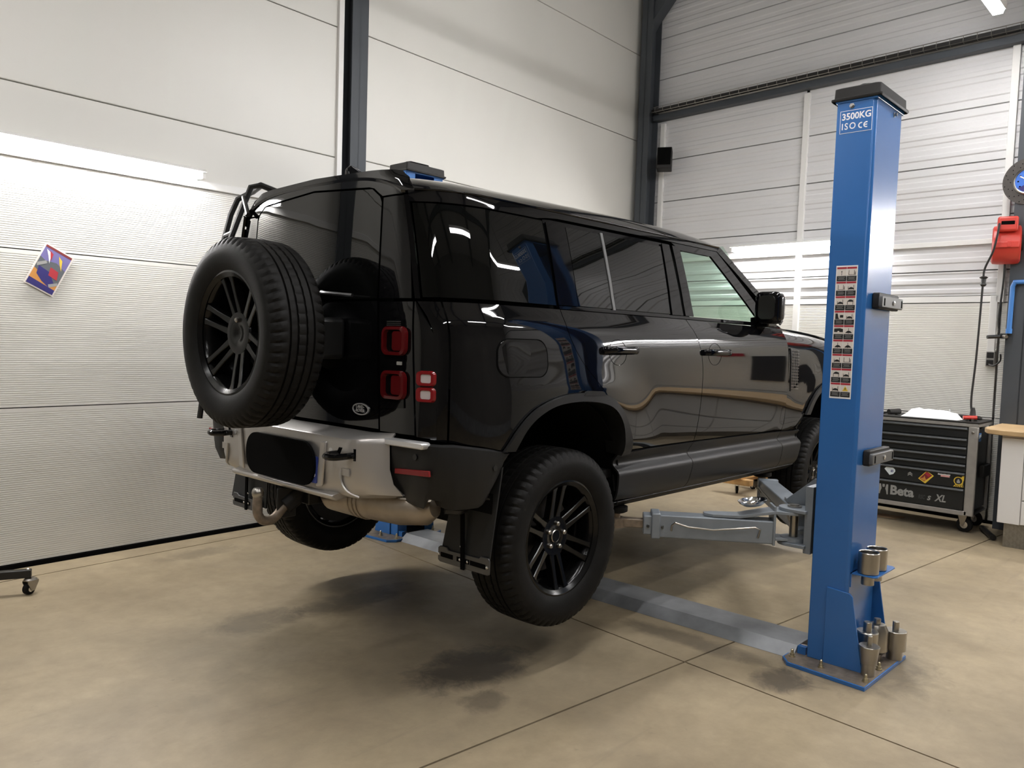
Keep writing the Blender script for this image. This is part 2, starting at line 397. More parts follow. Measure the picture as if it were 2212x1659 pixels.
hb = MB().prism([(2.36, 5.15), (2.36, 6.4), (1.2, 6.4), (2.22, 5.35)], lambda u, v, w: (FW_X0+FW_K*u+w, u, v), -0.20, -0.04)
hb.build('haunch', 'steel_grey', c2, smooth=0)
column('trim_3', -0.20, -0.02, -1.90, -1.64, 6.4, MY, 'x')

# ---- front wall: trapezoid sheet above, fine ribs below
wf = MB().bx(0.10, 0.25, -9.5, 3.0, -0.1, 6.6, MY).build('wall_front', 'wall_grey', smooth=0); tag(wf, kind='structure')
def front_panel(y0, y1, z0, z1, m, prof):
    b = MB(); b.grid([[(fw(y, d), y, z) for z, d in prof] for y in (y0, y1)])
    for q in (prof[0], prof[-1]): b.grid([[(fw(y, q[1]), y, q[0]) for y in (y0, y1)], [(fw(y, -0.1), y, q[0]) for y in (y0, y1)]])
    b.build('panel', m, wf, smooth=20)
def trapez(z0, z1):
    p = [(z0+0.0035, -0.012), (z0+0.006, 0)]; h = z1-z0
    for c in (0.20, 0.40, 0.60, 0.80):
        z = z0+c*h; p += [(z-0.028, 0), (z-0.016, 0.007 if c in (0.2, 0.6) else -0.006), (z+0.016, 0.007 if c in (0.2, 0.6) else -0.006), (z+0.028, 0)]
    return p+[(z1-0.006, 0), (z1-0.0035, -0.012)]
for z0, z1 in ((4.22, 4.705), (4.705, 5.19), (5.19, 5.68), (5.68, 6.5)): front_panel(-9.5, 2.6, z0, z1, 'wall_grey', trapez(z0, z1))
for ya, yb in ((-9.5, -1.56), (-1.54, 0.315), (0.345, 2.6)):
    for z0, z1 in ((2.04, 2.27), (2.27, 2.755), (2.755, 3.24), (3.24, 3.73), (3.73, 4.22)):
        front_panel(ya, yb, z0, z1, 'wall_grey', trapez(z0, z1))
    for z0, z1 in ((0.02, 0.95), (0.95, 1.98)): front_panel(ya, yb, z0, z1, 'wall_rib', ribs(z0+0.0035, z1-0.0035, 0.0165, 0.0022))
    front_panel(ya, yb, 1.985, 2.04, 'trim_white', [(1.985, 0.004), (2.04, 0.004)])
for yc, z0, z1 in ((0.33, 0.02, 4.17), (2.12, 0.02, 4.17), (-1.545, 1.98, 4.22), (-1.50, 1.45, 2.04)):
    MB().bx(-0.035, 0.01, yc-0.03, yc+0.03, z0, z1, MY).build('cover_profile', 'trim_white', wf, bevel=0.003)
MB().bx(-0.03, 0.01, -9.5, 2.6, 2.50, 2.545, MY).build('drip_trim', 'trim_white', wf, bevel=0.003)
MB().bx(-0.012, 0.02, -9.5, 2.5, 0.0, 0.03, MY).build('base_seal', 'seal_black', wf, smooth=0)
# dark rail with a wire cable basket on top of it
rail = MB().bx(-0.10, -0.0, -9.4, 2.22, 4.20, 4.265, MY).build('trim_4', 'steel_grey', smooth=0, bevel=0.004); tag(rail, kind='structure')
tray = thing('cable_tray', (fw(0, 0.15), 0, 4.27), 'dark wire basket cable tray running along the rail on the ribbed wall', 'cable tray')
b = MB()
for dx, z in ((-0.175, 4.28), (-0.12, 4.275), (-0.175, 4.335), (-0.115, 4.335)): b.tube([(fw(-5, -dx), -5, z), (fw(2.2, -dx), 2.2, z)], 0.0035, 6)
b.build('long_wire', 'nickel', tray)
wm = None
for k in range(58):
    y = 2.15-k*0.11; q = MB().tube([(fw(y, 0.115), y, 4.335), (fw(y, 0.12), y, 4.275), (fw(y, 0.175), y, 4.28), (fw(y, 0.175), y, 4.335)], 0.003, 5)
    if wm is None:
        o = q.build('cross_wire', 'nickel', tray); wm = o; y_first = y
    else:
        o = wm.copy(); COL.objects.link(o); o.parent = tray; o.location = wm.location+Vector((fw(y)-fw(y_first), y-y_first, 0))
MB().bx(-0.17, -0.12, -5, 2.2, 4.278, 4.315, MY).build('cable_bundle', 'cable', tray)

# ---- the rest of the hall, behind the camera
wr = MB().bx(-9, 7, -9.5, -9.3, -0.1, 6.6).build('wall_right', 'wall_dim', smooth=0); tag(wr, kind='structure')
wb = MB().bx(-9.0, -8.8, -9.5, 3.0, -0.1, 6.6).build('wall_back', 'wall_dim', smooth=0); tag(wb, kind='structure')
ce = MB().bx(-9, 7, -9.5, 3.2, 6.5, 6.65).build('ceiling', 'ceiling_grey', smooth=0); tag(ce, kind='structure')
for n_, x in enumerate((-6.2, -2.6, 1.25, 5.0)):
    MB().bx(x-0.09, x+0.09, -9.3, 2.3, 6.12, 6.5).build('beam', 'steel_grey', ce, smooth=0)
for y in (-7, -4.6, -2.2, 0.2): MB().bx(-9, 6.4, y-0.04, y+0.04, 6.32, 6.5).build('purlin', 'steel_grey', ce, smooth=0)
pst = MB().bx(-0.02, -0.008, -2.66, -2.30, 1.12, 1.58, MY).build('poster', 'poster_dark', smooth=0); tag(pst, 'dark poster on the wall above the workbench, seen mirrored in the car door', 'poster')
bnr = MB().bx(-0.02, -0.008, -3.05, -2.74, 1.58, 1.68, MY).build('banner', 'print_red', smooth=0); tag(bnr, 'red banner strip on the wall above the workbench, mirrored in the car door', 'banner')
skirt = MB().bx(-9, 7, -9.3, -9.28, 0.0, 0.35).build('baseboard_right', 'beam_grey', smooth=0); tag(skirt, kind='structure')

# ---- lamps
def wall_lamp(name, a, b_, n, label, z=2.60):
    """strip light with a metal back tray, from floor point a to b_ along a wall, n = unit normal into the room"""
    a = Vector((*a, z)); b_ = Vector((*b_, z)); t = (b_-a).normalized(); n = Vector((*n, 0)); L_ = (b_-a).length
    M = Matrix((t, n, Vector((0, 0, 1)))).transposed().to_4x4(); M.translation = a
    root = thing(name, a, label, 'lamp', 'wall mounted strip lights')
    MB().prism([(0.0, -0.03), (0.0, 0.035), (0.10, 0.035), (0.12, 0.015), (0.115, 0.012), (0.02, 0.012), (0.02, -0.03)], lambda u, v, w: M @ Vector((w, u, v)), 0, L_).build('housing', 'trim_white', root)
    MB().tube([M @ Vector((0.03, 0.065, -0.012)), M @ Vector((L_-0.03, 0.065, -0.012))], 0.02, 12).build('tube', 'lamp_wall', root)
    for x in (0.012, L_-0.012): MB().bx(x-0.012, x+0.012, 0.0, 0.10, -0.03, 0.03, M).build('end_cap', 'trim_white', root)
    return root
nl = Vector((LW_K, -1)).normalized(); nf = Vector((-1, FW_K)).normalized()
wall_lamp('wall_lamp', (-1.78, lw(-1.78, 0.02)), (-0.14, lw(-0.14, 0.02)), nl, 'long strip light glaring on the left wall above the tilted print')
wall_lamp('wall_lamp', (fw(-0.42, 0.03), -0.42), (fw(1.08, 0.03), 1.08), nf, 'strip light glaring on the ribbed wall behind the black door mirror')
wall_lamp('wall_lamp', (fw(-4.4, 0.03), -4.4), (fw(-2.75, 0.03), -2.75), nf, 'strip light on the ribbed wall beyond the workbench')
def roof_lamp(x0, x1, y, z, label):
    root = thing('ceiling_lamp', ((x0+x1)/2, y, z), label, 'lamp', 'strip lights under the roof')
    MB().prism([(-0.05, 0.0), (-0.06, 0.05), (0.06, 0.05), (0.05, 0.0)], lambda u, v, w: (w, y+u, z+v), x0, x1).build('housing', 'trim_white', root)
    MB().prism([(-0.048, 0.0), (-0.035, -0.035), (0.035, -0.035), (0.048, 0.0)], lambda u, v, w: (w, y+u, z+v), x0+0.02, x1-0.02).build('diffuser', 'lamp_roof', root)
    for x in (x0+0.2, x1-0.2): MB().tube([(x, y, z+0.05), (x, y, 6.5)], 0.004, 6).build('hanger_wire', 'nickel', root)
ROOF_LAMPS = [(2.9, 4.75, -1.52), (-1.2, 0.6, -1.9), (-5.0, -3.2, -1.7), (2.6, 4.4, -4.6), (-1.2, 0.6, -4.6), (-5.0, -3.2, -4.6), (-4.8, -3.0, 1.0), (1.1, 2.9, -0.2), (0.6, 2.4, -3.1)]  # last strip is an unseen addition that brightens the floor on the right
words_ = ['strip light hanging high beside the front ribbed wall', 'strip light hanging above the near side of the car', 'strip light hanging above the photographer towards the back',
          'second row strip light near the front wall', 'second row strip light level with the car', 'second row strip light towards the back wall', 'strip light behind the car above the left bay', 'strip light hanging straight above the car roof', 'unseen strip light added right of the near lift post to brighten the floor']
for (x0, x1, y), t_ in zip(ROOF_LAMPS, words_): roof_lamp(x0, x1, y, 4.3, t_)
# ================================================================ car (raised on the lift)
CAR = thing('car', (1.4, 0, 0.205), 'black off-road station wagon raised on the two-post lift, spare wheel on its tailgate', 'car')
WZ = 0.613                                               # wheel centre height
HWf = pchip([0.68, 0.70, 0.73, 0.77, 0.862, 0.868, 0.910, 0.918, 0.975, 1.0, 1.15, 1.3, 1.42, 1.50, 1.55, 1.59, 1.625, 1.655, 1.80, 2.06, 2.10, 2.14, 2.175, 2.20, 2.218],
            [0.86, 0.90, 0.945, 0.966, 0.975, 0.975, 0.936, 0.935, 0.955, 0.962, 0.974, 0.980, 0.981, 0.977, 0.968, 0.953, 0.932, 0.918, 0.884, 0.815, 0.802, 0.778, 0.735, 0.665, 0.56])
Gf = pchip([-0.7495, -0.748, -0.745, -0.737, -0.722, -0.70, -0.66, -0.60, -0.52, -0.42, 0.2, 2.6, 3.1, 3.4, 3.6, 3.72], [0.0, 0.30, 0.53, 0.70, 0.785, 0.840, 0.888, 0.932, 0.970, 0.992, 1.0, 1.0, 0.99, 0.965, 0.91, 0.80])
def bulge(x, z):
    t = 0
    for cx in (0.0, 3.022):
        d = math.hypot(x-cx, z-0.86); k = min(max((0.80-d)/0.38, 0), 1); t += 0.030*k*k*(3-2*k)
    return t*(min(max((1.55-z)/0.25, 0), 1))*(min(max((z-0.93)/0.08, 0), 1))
def hw(x, z): return (HWf(z)+bulge(x, z))*Gf(x)
def S(x, z, side=-1, off=0.0):
    """point on the body side; side -1 = right, +1 = left"""
    y = hw(x, z)
    if off:
        e = 0.004; dx = (hw(x+e, z)-hw(x-e, z))/(2*e); dz = (hw(x, z+e)-hw(x, z-e))/(2*e)
        if abs(dx) > 6: dx = math.copysign(6, dx)
        l = math.sqrt(1+dx*dx+dz*dz); return (x-dx/l*off, side*(y+off/l), z-dz/l*off)
    return (x, side*y, z)
def resample(p, n):
    p = np.array(p, float); d = np.r_[0, np.cumsum(np.hypot(*np.diff(p, axis=0).T))]; t = np.linspace(0, d[-1], n+1)
    return np.c_[np.interp(t, d, p[:, 0]), np.interp(t, d, p[:, 1])]
def coons(b, t, l, r, n, m):
    B, T, L_, Rr = resample(b, n), resample(t, n), resample(l, m), resample(r, m); u = np.linspace(0, 1, n+1)[None, :, None]; v = np.linspace(0, 1, m+1)[:, None, None]
    return (1-v)*B[None]+v*T[None]+(1-u)*L_[:, None]+u*Rr[:, None]-((1-u)*(1-v)*B[0]+u*(1-v)*B[-1]+(1-u)*v*T[0]+u*v*T[-1])
def panel(name, b, t, m, side, parent=CAR, off=0.0, n=28, k=12, l=None, r=None, gap=0.003, thick=0.010, smooth=40):
    l = l or [b[0], t[0]]; r = r or [b[-1], t[-1]]
    Gd = coons(b, t, l, r, n, k); c = Gd.reshape(-1, 2).mean(0); ext = np.abs(Gd.reshape(-1, 2)-c).max(0)+1e-6
    Gd = c+(Gd-c)*(1-gap/ext)
    q = MB().grid([[S(x, z, side, off) for x, z in row] for row in Gd], flip=(side > 0))
    return q.build(name, m, parent, smooth=smooth, solid=thick, fix=False)
def onsurf(q, side, off):     # map prism points given in (x, z, out)
    return lambda u, v, w: S(u, v, side, off+w)

ARCH = [(-0.458, 1.050), (-0.392, 1.133), (-0.290, 1.215), (-0.134, 1.266), (0.031, 1.280), (0.210, 1.264), (0.345, 1.190), (0.438, 1.065), (0.470, 0.975)]
ARCH_IN = [(-0.408, 1.050), (-0.342, 1.139), (-0.256, 1.198), (-0.132, 1.235), (0.068, 1.241), (0.251, 1.208), (0.352, 1.120), (0.392, 0.975)]
DSEAM = [(-0.035, 1.652), (-0.030, 1.545), (0.030, 1.442), (0.115, 1.36), (0.199, 1.291), (0.262, 1.238)]
BSEAM = [(1.068, 1.652), (1.128, 1.526), (1.172, 1.373), (1.172, 1.166), (1.148, 0.978)]
BSEAM_LO = [(1.148, 0.975), (1.105, 0.898), (1.112, 0.855), (1.078, 0.72)]
FSEAM = [(2.285, 1.640), (2.300, 1.512), (2.318, 1.21), (2.305, 0.965)]
FSEAM_LO = [(2.305, 0.962), (2.275, 0.898), (2.285, 0.855), (2.265, 0.705)]
ARCH_F = [(x+3.022, z+0.015) for x, z in ARCH]; ARCH_FIN = [(x+3.022, z+0.015) for x, z in ARCH_IN]
CL_R = [(-0.70, 1.092), (-0.55, 1.070), (-0.458, 1.050)]          # cladding line behind the rear wheel
def sm(p, n=6): return [(v.x, v.y) for v in smooth_path([(a, b, 0) for a, b in p], n)]
ARCH, ARCH_IN, DSEAM, BSEAM, ARCH_F, ARCH_FIN = [sm(p) for p in (ARCH, ARCH_IN, DSEAM, BSEAM, ARCH_F, ARCH_FIN)]
inv = lambda p: list(reversed(p))
for side in (-1, 1):
    # painted panels
    panel('corner_panel', [(-0.704, 1.095), (-0.660, 1.085)], [(-0.721, 1.652), (-0.665, 1.652)], 'paint_black', side, n=6, k=18, l=[(-0.704, 1.095), (-0.704, 1.53), (-0.712, 1.60), (-0.721, 1.652)], gap=0.002)
    panel('rear_quarter_panel', [(-0.657, 1.085)]+CL_R[1:]+[p for p in ARCH[1:] if p[0] < 0.258]+[(0.262, 1.238)], [(-0.662, 1.652), (-0.035, 1.652)], 'paint_black', side, n=46, k=22, r=inv(DSEAM))
    rd = panel('rear_door', [(0.268, 1.236)]+[p for p in ARCH if p[0] > 0.28 and p[1] > 0.98]+[(0.472, 0.978), (1.145, 0.978)], [(-0.029, 1.652), (1.064, 1.652)], 'paint_black', side, n=34, k=22, l=inv(DSEAM), r=inv(BSEAM))
    fd = panel('front_door', [(1.151, 0.978), (1.7, 0.974), (2.303, 0.965)], [(1.072, 1.652), (2.285, 1.640)], 'paint_black', side, n=30, k=22, l=inv(BSEAM), r=inv(FSEAM))
    # lower cladding
    panel('rear_sill_cladding', [(0.405, 0.735), (0.60, 0.725), (1.074, 0.712)], [(0.392, 0.972), (1.143, 0.972)], 'clad', side, n=24, k=18, l=[(0.400, 0.735), (0.392, 0.972)], r=inv(BSEAM_LO), off=0.004)
    panel('front_sill_cladding', [(1.082, 0.712), (1.7, 0.708), (2.260, 0.700)], [(1.150, 0.972), (1.7, 0.969), (2.302, 0.960)], 'clad', side, n=28, k=18, l=inv(BSEAM_LO), r=inv(FSEAM_LO), off=0.004)
    panel('fender_cladding', [(2.270, 0.700), (2.545, 0.700)], [(2.308, 0.960), (2.600, 0.955)], 'clad', side, n=10, k=18, l=inv(FSEAM_LO), off=0.004)
    # sill underside
    MB().grid([[(x, side*y, z) for y, z in ((0.945, 0.72), (0.90, 0.685), (0.78, 0.68), (0.74, 0.72))] for x in (0.41, 1.0, 2.0, 2.55)]).build('sill', 'clad', CAR, solid=0.004)
    # wheel arch flares
    for A, B in ((ARCH, ARCH_IN), (ARCH_F, ARCH_FIN)):
        n = 40; a = resample(A, n); b_ = resample(B, n)
        MB().grid([[S(a[i][0], a[i][1], side, 0.004) for i in range(n+1)], [S(a[i][0], a[i][1], side, 0.020) for i in range(n+1)],
                   [S(b_[i][0], b_[i][1], side, 0.024) for i in range(n+1)], [(b_[i][0], side*0.90, b_[i][1]-0.004) for i in range(n+1)]]).build('arch_flare', 'clad', CAR, smooth=50)
    # notch plate on top of the rear flare
    MB().prism([(0.02, 1.268), (0.19, 1.262), (0.175, 1.279), (0.16, 1.284), (0.06, 1.289), (0.04, 1.284)], lambda u, v, w: S(u, v, side, w), 0.010, 0.0235).build('flare_cap', 'clad', CAR)
    # front fender with its rounded top
    rows = []
    for i in range(25):
        x = 2.312+i*(3.66-2.312)/24; zt = 1.632-0.10*((x-2.3)/1.3)**2; lo = 0.965
        for A in (ARCH_F,):
            if A[0][0] < x < A[-1][0]: lo = float(np.interp(x, [p[0] for p in A], [p[1] for p in A]))
        if x > ARCH_F[-1][0]: lo = 0.99
        col = [S(x, lo+(1.46-lo)*j/9, side) for j in range(10)]; y0 = hw(x, 1.46)
        for j in range(1, 8):
            a = R(90*j/7); rd_ = 0.16; col.append((x, side*(y0-rd_*(1-math.cos(a))), 1.46+(zt-1.46)*math.sin(a)))
        col.append((x, side*(y0-0.20), zt+0.004)); rows.append(col)
    fen = MB().grid(rows).build('fender', 'paint_black', CAR, smooth=50, solid=0.006)
    # side vent
    vent = panel('side_vent', [(2.352, 1.225), (2.455, 1.29)], [(2.325, 1.515), (2.458, 1.505)], 'black_metal', side, off=0.004, n=6, k=10, thick=0.006)
    for k in range(14):
        z = 1.50-k*0.0195; MB().tube([S(2.332+0.0015*k, z, side, 0.008), S(2.452, z-0.004, side, 0.008)], 0.0016, 5).build('vent_bar', 'nickel', vent)
    for x0 in (2.362, 2.40, 2.43): MB().tube([S(x0, 1.50, side, 0.008), S(x0+0.012, 1.26, side, 0.008)], 0.0014, 5).build('vent_bar', 'nickel', vent)
    # glasshouse: dark glass, pillars, rails
    panel('quarter_window', [(-0.712, 1.665), (-0.052, 1.665)], [(-0.712, 2.052), (-0.06, 2.052)], 'dark_glass', side, n=30, k=8, thick=0.005)
    fr = panel('rear_door_frame', [(-0.045, 1.660), (1.058, 1.660)], [(-0.05, 2.068), (1.045, 2.068)], 'gloss_black', side, n=28, k=8, thick=0.008, off=-0.010, parent=rd)
    panel('pillar_cover', [(-0.040, 1.668), (0.110, 1.668)], [(-0.040, 2.050), (0.105, 2.050)], 'gloss_black', side, n=4, k=6, thick=0.006, parent=rd)
    panel('window', [(0.114, 1.672), (0.385, 1.672)], [(0.109, 2.045), (0.380, 2.045)], 'dark_glass', side, n=8, k=6, off=-0.004, thick=0.005, parent=rd)
    panel('divider_bar', [(0.388, 1.668), (0.410, 1.668)], [(0.383, 2.050), (0.405, 2.050)], 'grey_plastic', side, n=2, k=6, off=-0.001, gap=0.001, thick=0.006, parent=rd)
    panel('window', [(0.413, 1.672), (0.925, 1.672)], [(0.408, 2.045), (0.945, 2.045)], 'dark_glass', side, n=12, k=6, off=-0.004, thick=0.005, parent=rd)
    panel('pillar_cover', [(0.935, 1.668), (1.055, 1.668)], [(0.955, 2.062), (1.035, 2.062)], 'gloss_black', side, n=4, k=6, thick=0.006, parent=rd)
    panel('pillar_cover', [(1.075, 1.668), (1.168, 1.668)], [(1.062, 2.062), (1.142, 2.062)], 'gloss_black', side, n=4, k=6, thick=0.006, parent=fd)
    panel('window', [(1.170, 1.672), (2.00, 1.672)], [(1.144, 2.045), (1.50, 2.045)], 'clear_glass', side, n=14, k=8, off=-0.006, thick=0.0, parent=fd)
    panel('window_frame', [(1.145, 2.040), (1.495, 2.040)], [(1.06, 2.075), (1.58, 2.075)], 'gloss_black', side, n=10, k=2, thick=0.012, gap=0.0, parent=fd)
    panel('window_frame', [(2.005, 1.668), (2.15, 1.668)], [(1.495, 2.040), (1.58, 2.075)], 'gloss_black', side, n=4, k=10, thick=0.012, gap=0.0, parent=fd)
    panel('sail_panel', [(2.02, 1.648), (2.295, 1.640)], [(2.06, 1.665), (2.155, 1.668)], 'gloss_black', side, n=4, k=3, thick=0.01, gap=0.0, parent=fd)
    panel('waist_rail', [(-0.04, 1.652), (1.0, 1.652), (2.28, 1.646)], [(-0.04, 1.666), (1.0, 1.666), (2.20, 1.668)], 'gloss_black', side, n=30, k=2, thick=0.012, gap=0.0, off=0.003)
    # cant rail between doors and roof, and A pillar
    panel('cant_rail', [(-0.715, 2.056), (-0.06, 2.056), (0.0, 2.072), (1.0, 2.079), (1.60, 2.079)], [(-0.715, 2.105), (0.5, 2.108), (1.64, 2.105)], 'paint_black', side, n=30, k=3, thick=0.012, gap=0.001)
    rows = []
    for t in np.linspace(0, 1, 13):
        x = 1.585+(2.30-1.585)*t; z = 2.080+(1.662-2.080)*t; y = hw(min(x, 2.3), max(z, 1.66)); 
        rows.append([(x, side*y, z), (x+0.045, side*(y-0.004), z+0.028), (x+0.085, side*(y-0.045), z+0.040), (x+0.095, side*(y-0.085), z+0.030), (x+0.04, side*(y-0.085), z-0.01)])
    MB().grid(rows).build('windscreen_pillar', 'paint_black', CAR, smooth=50, solid=0.006)
    # door handles
    for door, x0 in ((rd, 0.215), (fd, 1.178)):
        cup = [S(x0+0.125+0.075*math.cos(a), 1.463+0.062*math.sin(a), side, 0.0015) for a in np.linspace(0, 2*PI, 28, endpoint=False)]
        cin = [S(x0+0.125+0.055*math.cos(a), 1.463+0.045*math.sin(a), side, -0.012) for a in np.linspace(0, 2*PI, 28, endpoint=False)]
        MB().grid([cup, cin], wrap=True).add(cin, [tuple(range(28))]).build('handle_cup', 'gloss_black', door)
        hnd = MB(); rows = []
        for t in np.linspace(0, 1, 13):
            x = x0+0.275*t; o = 0.040*(1-(2*t-1)**6)+0.004; h = 0.017
            rows.append([S(x, 1.472+h*math.cos(a), side, o+0.010*math.sin(a)) for a in np.linspace(0, 2*PI, 10, endpoint=False)])
        hnd.grid(rows, wrap=True); hnd.add(rows[0], [tuple(range(10))]); hnd.add(rows[-1], [tuple(range(10))])
        hnd.build('door_handle', 'gloss_black', door, smooth=60)
    # inner walls, wheel liners
    MB().grid([[S(x, z, side, -0.035) for z in (0.76, 0.93, 1.3, 1.5, 1.60, 1.64)] for x in (0.44, 0.7, 1.2, 1.8, 2.3)]).build('inner_wall', 'interior', CAR, solid=0.01)
    MB().grid([[S(x, z, side, -0.032) for z in (1.63, 1.75, 1.9, 2.05, 2.10, 2.13)] for x in (-0.69, -0.5, 0, 0.5, 1.0, 1.165)]).build('gap_backing', 'liner', CAR, solid=0.008)  # dark backing added to block light through the window frame gaps
    MB().grid([[S(x, z, side, -0.025) for z in (2.055, 2.08, 2.115)] for x in (1.10, 1.35, 1.55)]).build('gap_backing', 'liner', CAR, solid=0.008)
    MB().grid([[S(x, z, side, -0.035) for z in (1.30, 1.5, 1.60, 1.64)] for x in (-0.66, -0.4, 0, 0.3, 0.44)]).build('inner_wall', 'interior', CAR, solid=0.01)
    for cx in (0.0, 3.022):
        rows = [[(cx-0.01+0.46*math.cos(a), side*y, 0.80+0.455*math.sin(a)) for a in np.linspace(R(-12), R(192), 30)] for y in (0.945, 0.50)]
        MB().grid(rows).add([rows[1][i] for i in range(30)], [tuple(range(30))]).build('wheel_liner', 'liner', CAR, solid=0.006)
# fuel flap on the right side
fc = [S(-0.340+u, 1.432+v, -1, 0.0025) for u, v in rrect(0.285, 0.150, 0.055, 8)]
MB().prism([(-0.340+u, 1.432+v) for u, v in rrect(0.285, 0.150, 0.055, 8)], lambda u, v, w: S(u, v, -1, w), -0.004, 0.003).build('fuel_flap', 'paint_black', CAR, smooth=20)
MB().tube([S(-0.340+u, 1.432+v, -1, 0.0012) for u, v in rrect(0.293, 0.158, 0.058, 8)], 0.0022, 6, closed=True).build('flap_seal', 'seal_black', CAR)

# ---- roof, windscreen, bonnet, nose
RZ = pchip([-0.75, -0.70, -0.3, 0.4, 1.0, 1.4, 1.6, 1.75, 1.86], [2.190, 2.200, 2.222, 2.236, 2.242, 2.238, 2.220, 2.185, 2.140])
rows = []
for x in np.r_[np.linspace(-0.725, 1.6, 28), np.linspace(1.64, 1.86, 8)]:
    k = 0 if x < 1.6 else (x-1.6)/0.26
    e = hw(x, 2.105)-0.006*k; zt = RZ(x); ze = 2.105+0.03*k*0
    prof = []
    for t in np.linspace(-1, 1, 41):
        a = abs(t); y = e*a; z = ze+(zt-ze)*(1-a**5.0)*(1.0) - 0.018*a*a*(1-a**5.0)
        prof.append((x if x < 1.6 else 1.6+(x-1.6)*(1-a**4), math.copysign(y, t), z))
    rows.append(prof)
roof = MB().grid(rows).build('roof', 'paint_black', CAR, smooth=60, solid=0.012)
for s_ in (-1, 1): MB().tube([(x, s_*(hw(x, 2.105)+0.001), 2.107) for x in np.linspace(-0.70, 1.62, 30)], 0.004, 6).build('gutter', 'gloss_black', roof)
ws = [[(1.84+(2.40-1.84)*t+0.03*(1-u*u), u*(0.715+(0.82-0.715)*t), 2.142+(1.668-2.142)*t) for u in np.linspace(-1, 1, 15)] for t in np.linspace(0, 1, 9)]
MB().grid(ws).build('windscreen', 'clear_glass', CAR, smooth=60)
bon = [[(x, u*0.80, 1.650-0.085*((x-2.32)/1.35)**2+0.018*(1-u*u)+(0.012 if abs(u) < 0.55 else 0)) for u in np.linspace(-1, 1, 31)] for x in np.linspace(2.33, 3.66, 16)]
MB().grid(bon).build('bonnet', 'paint_black', CAR, smooth=50, solid=0.012)
nose = [[(x0+dx*(1-abs(u)**2.2), u*yw, z) for u in np.linspace(-1, 1, 21)] for x0, dx, yw, z in ((3.62, 0.05, 0.80, 1.57), (3.66, 0.09, 0.86, 1.50), (3.66, 0.10, 0.90, 1.15), (3.64, 0.16, 0.93, 1.05), (3.64, 0.17, 0.94, 0.85), (3.60, 0.15, 0.90, 0.76), (3.40, 0.12, 0.80, 0.73))]
MB().grid(nose).build('front_bumper', 'clad', CAR, smooth=40, solid=0.01)
MB().bx(3.70, 3.775, -0.42, 0.42, 1.28, 1.44).build('grille', 'black_metal', CAR, bevel=0.01)
for s_ in (-1, 1): MB().lathe([(0.085, 0), (0.09, 0.05), (0.075, 0.06), (0.0, 0.062)], 24, (3.715, s_*0.66, 1.36), 'x').build('headlamp', 'lens_white', CAR)

# ---- cabin
MB().bx(0.3, 2.32, -0.90, 0.90, 0.84, 0.88).build('cabin_floor', 'interior', CAR)
MB().bx(-0.68, 0.34, -0.75, 0.75, 1.20, 1.24).build('load_floor', 'interior', CAR)
MB().prism([(2.02, 1.30), (1.98, 1.52), (2.05, 1.60), (2.36, 1.655), (2.40, 1.20)], lambda u, v, w: (u, w, v), -0.86, 0.86).build('dashboard', 'interior', CAR, bevel=0.02)
MB().bx(0.42, 0.47, -0.80, 0.80, 1.20, 1.95).build('cargo_screen', 'interior', CAR)
for s_ in (-0.42, 0.42):
    MB().prism([(1.0, 1.18), (1.50, 1.22), (1.52, 1.33), (1.10, 1.33), (0.93, 1.78), (0.83, 1.78), (0.95, 1.25)], lambda u, v, w: (u, s_+w, v), -0.25, 0.25).build('front_seat', 'interior', CAR, bevel=0.04, seg=3)
    MB().bx(0.84, 0.92, s_-0.13, s_+0.13, 1.82, 1.98).build('head_restraint', 'interior', CAR, bevel=0.03, seg=3)
MB().tube([(1.78+0.07*math.sin(a), 0.42+0.185*math.cos(a), 1.58+0.175*math.sin(a)) for a in np.linspace(0, 2*PI, 28, endpoint=False)], 0.015, 8, closed=True).build('steering_wheel', 'interior', CAR)
MB().bx(1.76, 1.80, 0.26, 0.58, 1.56, 1.60).bx(1.76, 2.02, 0.39, 0.45, 1.50, 1.57).build('steering_hub', 'interior', CAR, bevel=0.01)
MB().bx(1.80, 1.83, -0.13, 0.13, 1.98, 2.05).build('rear_view_mirror', 'interior', CAR, bevel=0.01)

# ---- door mirrors
for s_ in (-1, 1):
    Y = lambda v: s_*v
    b = MB(); rows = []
    for x, w0, w1, z0, z1 in ((1.872, 0.940, 1.075, 1.670, 1.845), (1.885, 0.928, 1.088, 1.660, 1.855), (1.935, 0.928, 1.090, 1.658, 1.855), (1.985, 0.94, 1.075, 1.675, 1.840), (2.005, 0.96, 1.05, 1.70, 1.80)):
        rows.append([(x+0.03*(abs(y)-0.92), Y(y), z) for y, z in [((w0+w1)/2+p[0], (z0+z1)/2+p[1]) for p in rrect(w1-w0, z1-z0, 0.04, 5)]])
    b.grid(rows, wrap=True); b.add(rows[-1], [tuple(range(len(rows[-1])))]); b.add(rows[0], [tuple(range(len(rows[0])))])
    hm = b.build('door_mirror', 'gloss_black', CAR, smooth=45)
    MB().prism(rrect(0.105, 0.145, 0.03, 5, 1.008, 1.758), lambda u, v, w: (1.871+0.03*(u-0.92)+w, Y(u), v), -0.003, 0.0).build('mirror_glass', 'chrome', hm)
    MB().prism([(1.93, 1.64), (2.06, 1.64), (2.04, 1.70), (1.92, 1.70)], lambda u, v, w: (u, Y(w), v), 0.88, 1.0).build('mirror_foot', 'gloss_black', hm, bevel=0.008)
